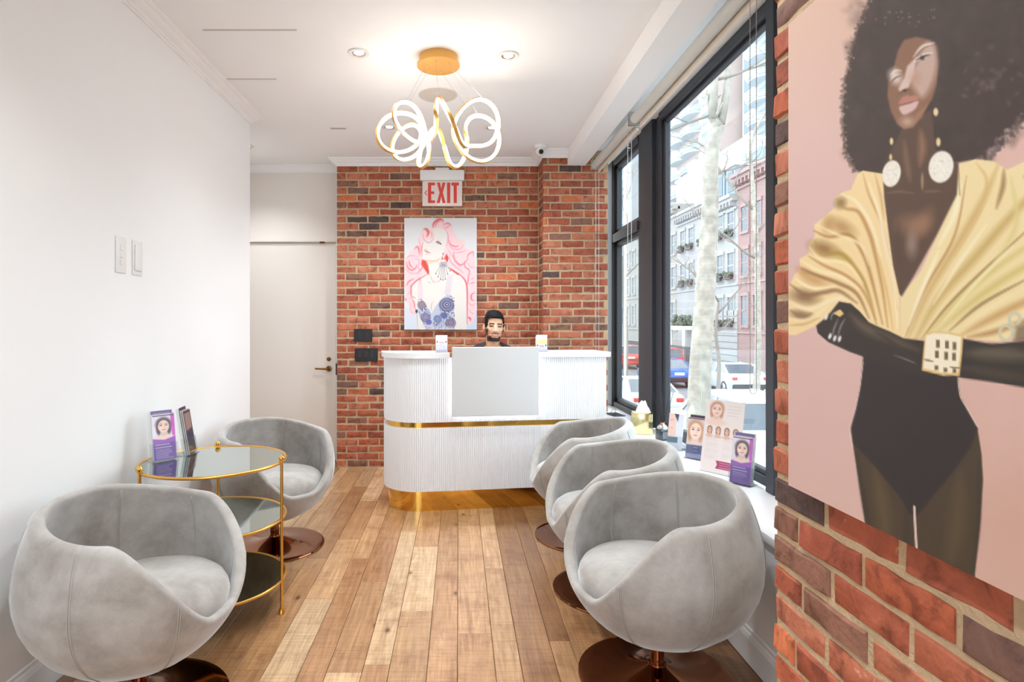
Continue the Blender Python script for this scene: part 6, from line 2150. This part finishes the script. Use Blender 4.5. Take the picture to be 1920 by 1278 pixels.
tree('plane_tree', TB, [(0, 0, 0), tp(1311, 740), tp(1316, 640), tp(1324, 520), tp(1331, 400), tp(1332, 320), tp(1340, 262), tp(1350, 236)],
     [0.27, 0.225, 0.205, 0.19, 0.165, 0.15, 0.12, 0.095],
     [(tp(1349, 238), (-0.35, 0.0, 0.55), 0.75, 0.11), (tp(1336, 222), (0.02, 0.05, 1), 4.2, 0.095), (tp(1352, 232), (0.35, 0, 1), 4.5, 0.085), (tp(1335, 215), (-1, 0.1, -0.28), 1.7, 0.03), (tp(1340, 150), (1, 0.1, 0.3), 1.8, 0.035), (tp(1330, 330), (1, 0.3, 0.5), 1.4, 0.03)],
     'large bare plane tree with a pale mottled trunk outside the big pane', M['bark'], 3, 2)
b1 = (11.5, 27.0, GZ)
tree('street_tree', (at(1346, 700, 27.0)[0], 27.0, GZ), [(0, 0, 0), (0.05, 0, 1.6), (-0.1, 0, 3.0), (0.05, 0, 4.4)], [0.10, 0.085, 0.07, 0.05],
     [((0.05, 0, 4.3), (-0.5, 0, 1), 3.4, 0.045), ((0.0, 0, 3.8), (0.7, 0, 0.9), 3.4, 0.045), ((0.0, 0, 3.0), (0.9, 0, 0.4), 2.4, 0.03)], 'slender young bare tree right of the big trunk', M['twig'], 5, 3)
tree('street_tree', (at(1417, 700, 24.0)[0], 24.0, GZ), [(0, 0, 0), (0.1, 0, 3), (0.0, 0, 7), (-0.2, 0, 10)], [0.15, 0.12, 0.10, 0.07],
     [((-0.1, 0, 8), (-0.8, 0, 0.8), 4.4, 0.06), ((0, 0, 7), (0.8, 0, 0.9), 4, 0.06), ((-0.2, 0, 10), (0, 0.2, 1), 5, 0.07), ((0, 0, 6), (-1, 0, 0.5), 3.4, 0.05)], 'bare pale tree in front of the pink town house', M['bark'], 8, 2)
tree('street_tree', (at(1172, 700, 34.0)[0], 34.0, GZ), [(0, 0, 0), (0.05, 0, 3), (-0.1, 0, 6), (0.1, 0, 9)], [0.15, 0.12, 0.10, 0.06],
     [((0, 0, 5), (-0.7, 0, 0.8), 4, 0.05), ((0, 0, 6), (0.8, 0, 0.9), 4, 0.05), ((0.1, 0, 8.6), (0, 0.2, 1), 4, 0.05)], 'thin bare tree seen through the narrow sash', M['twig'], 9, 3)

# ---------------- street lamp
def lamp():
    Y = 30.0
    p = at(1226, 700, Y)
    root = empty('street_lamp', (p[0], Y, GZ))
    tag(root, 'grey-green hooked street lamp beside the window mullion', 'street lamp')
    m = mat('lamp_green', (120, 140, 142), 0.5)
    zt = at(0, 398, Y)[2] - GZ
    MB().tube([(0, 0, 0), (0, 0, zt - 0.5)], [0.11, 0.07], 12).lathe([(0, 0), (0.22, 0), (0.2, 0.7), (0.12, 0.9), (0, 0.9)], 16).build('post', m, root, 40)
    xo = (1240 - 1226) * Y / F
    arc = [(xo / 2 - xo / 2 * math.cos(PI * k / 10), 0, zt - 0.5 + 0.55 * math.sin(PI * k / 10)) for k in range(11)]
    MB().tube(arc + [(xo, 0, zt - 1.25)], 0.06, 10).build('hook', m, root, 40)
    z = zt - 1.25
    MB().lathe([(0, z), (0.10, z), (0.12, z - 0.25), (0.22, z - 0.35), (0.26, z - 0.95), (0.34, z - 1.05), (0.34, z - 1.12), (0, z - 1.12)], 20, (xo, 0, 0)).build('shade', m, root, 40)
    MB().ball((xo, 0, z - 1.15), 0.22, 14, 10).build('globe', M['plastic'], root, 180)
lamp()

# ---------------- railings in front of the houses
rl = empty('iron_railing', (17.6, 44.0, GZ))
tag(rl, 'dark iron railing in front of the white houses', 'railing')
MB().box(-0.03, 0.03, 0, 18.0, 1.35, 1.42).box(-0.03, 0.03, 0, 18.0, 0.15, 0.22).build('rails', M['frame'], rl)
bb = MB()
for k in range(120):
    bb.box(-0.014, 0.014, k * 0.15 + 0.05, k * 0.15 + 0.08, 0, 1.55)
o = bb.build('bars', M['frame'], rl)
o['kind'] = 'stuff'

# ---------------- cars
M['tyre'] = mat('tyre', (40, 40, 42), 0.8)
M['carglass'] = mat('car_glass', (62, 76, 88), 0.05, 0.0, coat=0.8)
M['tail'] = mat('tail_lamp', (206, 52, 46), 0.3)
def car(label, loc, rz, col, kind='sedan', group='parked cars'):
    root = empty('car', (loc[0], loc[1], GZ - 0.12), rz)
    tag(root, label, 'car', group)
    paint = mat('car_paint', col, 0.25, 0.1, coat=0.6)
    W = 0.90
    if kind == 'sedan':
        low = [(-2.25, 0.32), (-2.30, 0.62), (-2.22, 0.98), (-1.65, 1.04), (1.05, 0.98), (1.95, 0.82), (2.28, 0.62), (2.25, 0.30), (1.75, 0.26), (-1.7, 0.26)]
        cab = [(-1.75, 1.02), (-0.95, 1.42), (0.30, 1.44), (1.20, 0.97)]
        roof = [(-0.98, 1.405), (-0.6, 1.45), (0.1, 1.46), (0.34, 1.425)]
        wz, wr = 0.33, 0.33
        wy = (-1.42, 1.40)
        tl = (0.76, 0.90)
    else:
        low = [(-2.35, 0.42), (-2.40, 0.75), (-2.34, 1.10), (-2.28, 1.16), (1.10, 1.12), (2.05, 1.02), (2.34, 0.80), (2.32, 0.40), (1.8, 0.34), (-1.8, 0.34)]
        cab = [(-2.26, 1.14), (-1.98, 1.72), (0.35, 1.74), (1.15, 1.11)]
        roof = [(-2.02, 1.70), (-1.7, 1.78), (0.1, 1.79), (0.40, 1.715)]
        wz, wr = 0.38, 0.38
        wy = (-1.5, 1.5)
        tl = (0.86, 1.08)
    MB().prism(low, -W, W, 'x', 0.07).build('body', paint, root, 40)
    # cabin glass with tumblehome
    mb = MB().prism(cab, -W + 0.05, W - 0.05, 'x')
    zt = max(z for _, z in cab)
    mb.v = [(x * (1 - 0.17 * (z - 1.0) / (zt - 1.0)), y, z) for x, y, z in mb.v]
    gl = mb.build('cabin_glass', M['carglass'], root)
    mb = MB().prism(roof, -W * 0.80, W * 0.80, 'x', 0.02)
    mb.build('roof', paint, root, 40)
    # pillars
    pl = MB()
    for s in (-1, 1):
        for (a, b_) in ((0, 1), (3, 2)):
            xa, xb = s * (W - 0.05), s * (W - 0.05) * 0.84
            pl.tube([(xa, cab[a][0], cab[a][1]), (xb, cab[b_][0], cab[b_][1])], 0.045, 6)
        ym = (cab[1][0] + cab[2][0]) / 2
        pl.tube([(s * (W - 0.045), ym, 1.03), (s * (W - 0.05) * 0.84, ym, zt - 0.02)], 0.04, 6)
    pl.build('pillars', paint, root)
    for y in wy:
        for s in (-1, 1):
            wh = MB().lathe([(0, -0.11), (wr * 0.9, -0.11), (wr, -0.07), (wr, 0.07), (wr * 0.9, 0.11), (0, 0.11)], 28)
            wh.v = [(s * (W - 0.09) + z, y + xx, wz + yy) for xx, yy, z in wh.v]
            w_ = wh.build('wheel', M['tyre'], root, 40)
            hb = MB().lathe([(0, 0.0), (wr * 0.62, 0.0), (wr * 0.55, 0.02), (0, 0.03)], 20)
            hb.v = [(s * (W + 0.02 + z), y + xx, wz + yy) for xx, yy, z in hb.v]
            hb.build('hub_cap', M['chrome'], w_, 40)
    yr = low[1][0]
    for s in (-1, 1):
        MB().bbox(s * 0.74 - 0.12, s * 0.74 + 0.12, yr - 0.01, yr + 0.16, tl[0], tl[1], 0.02, 1).build('tail_lamp', M['tail'], root)
        MB().bbox(s * 0.62 - 0.2, s * 0.62 + 0.2, 2.14, 2.30, tl[0] - 0.12, tl[1] - 0.16, 0.02, 1).build('head_lamp', M['chrome'], root)
    MB().bbox(-0.26, 0.26, yr - 0.025, yr + 0.04, tl[0] - 0.06, tl[0] + 0.08, 0.005, 1).build('number_plate', M['paper'], root)
    MB().bbox(-W + 0.04, W - 0.04, yr - 0.05, yr + 0.1, 0.34, 0.56, 0.03, 1).build('rear_bumper', M['tyre'] if kind == 'sedan' else paint, root)
    return root
car('blue saloon car parked across the street, seen from behind beside the trunk', (11.75, 33.5), 0.0, (40, 92, 184))
car('red sport utility car just beyond the blue saloon', (14.2, 41.5), 0.0, (206, 54, 56), 'suv')
car('white sport utility car parked nearest the big window pane', (6.95, 15.0), 0.0, (240, 242, 242), 'suv')
car('silver saloon parked across the street right of the trunk', (13.9, 30.2), 0.0, (206, 212, 216))
car('red car parked near the far kerb, seen through the narrow sash', (13.0, 46.5), 0.0, (206, 84, 80), 'suv')
car('pale grey saloon parked at the near kerb, seen low through the narrow sash', (6.9, 22.5), 0.0, (196, 202, 206))
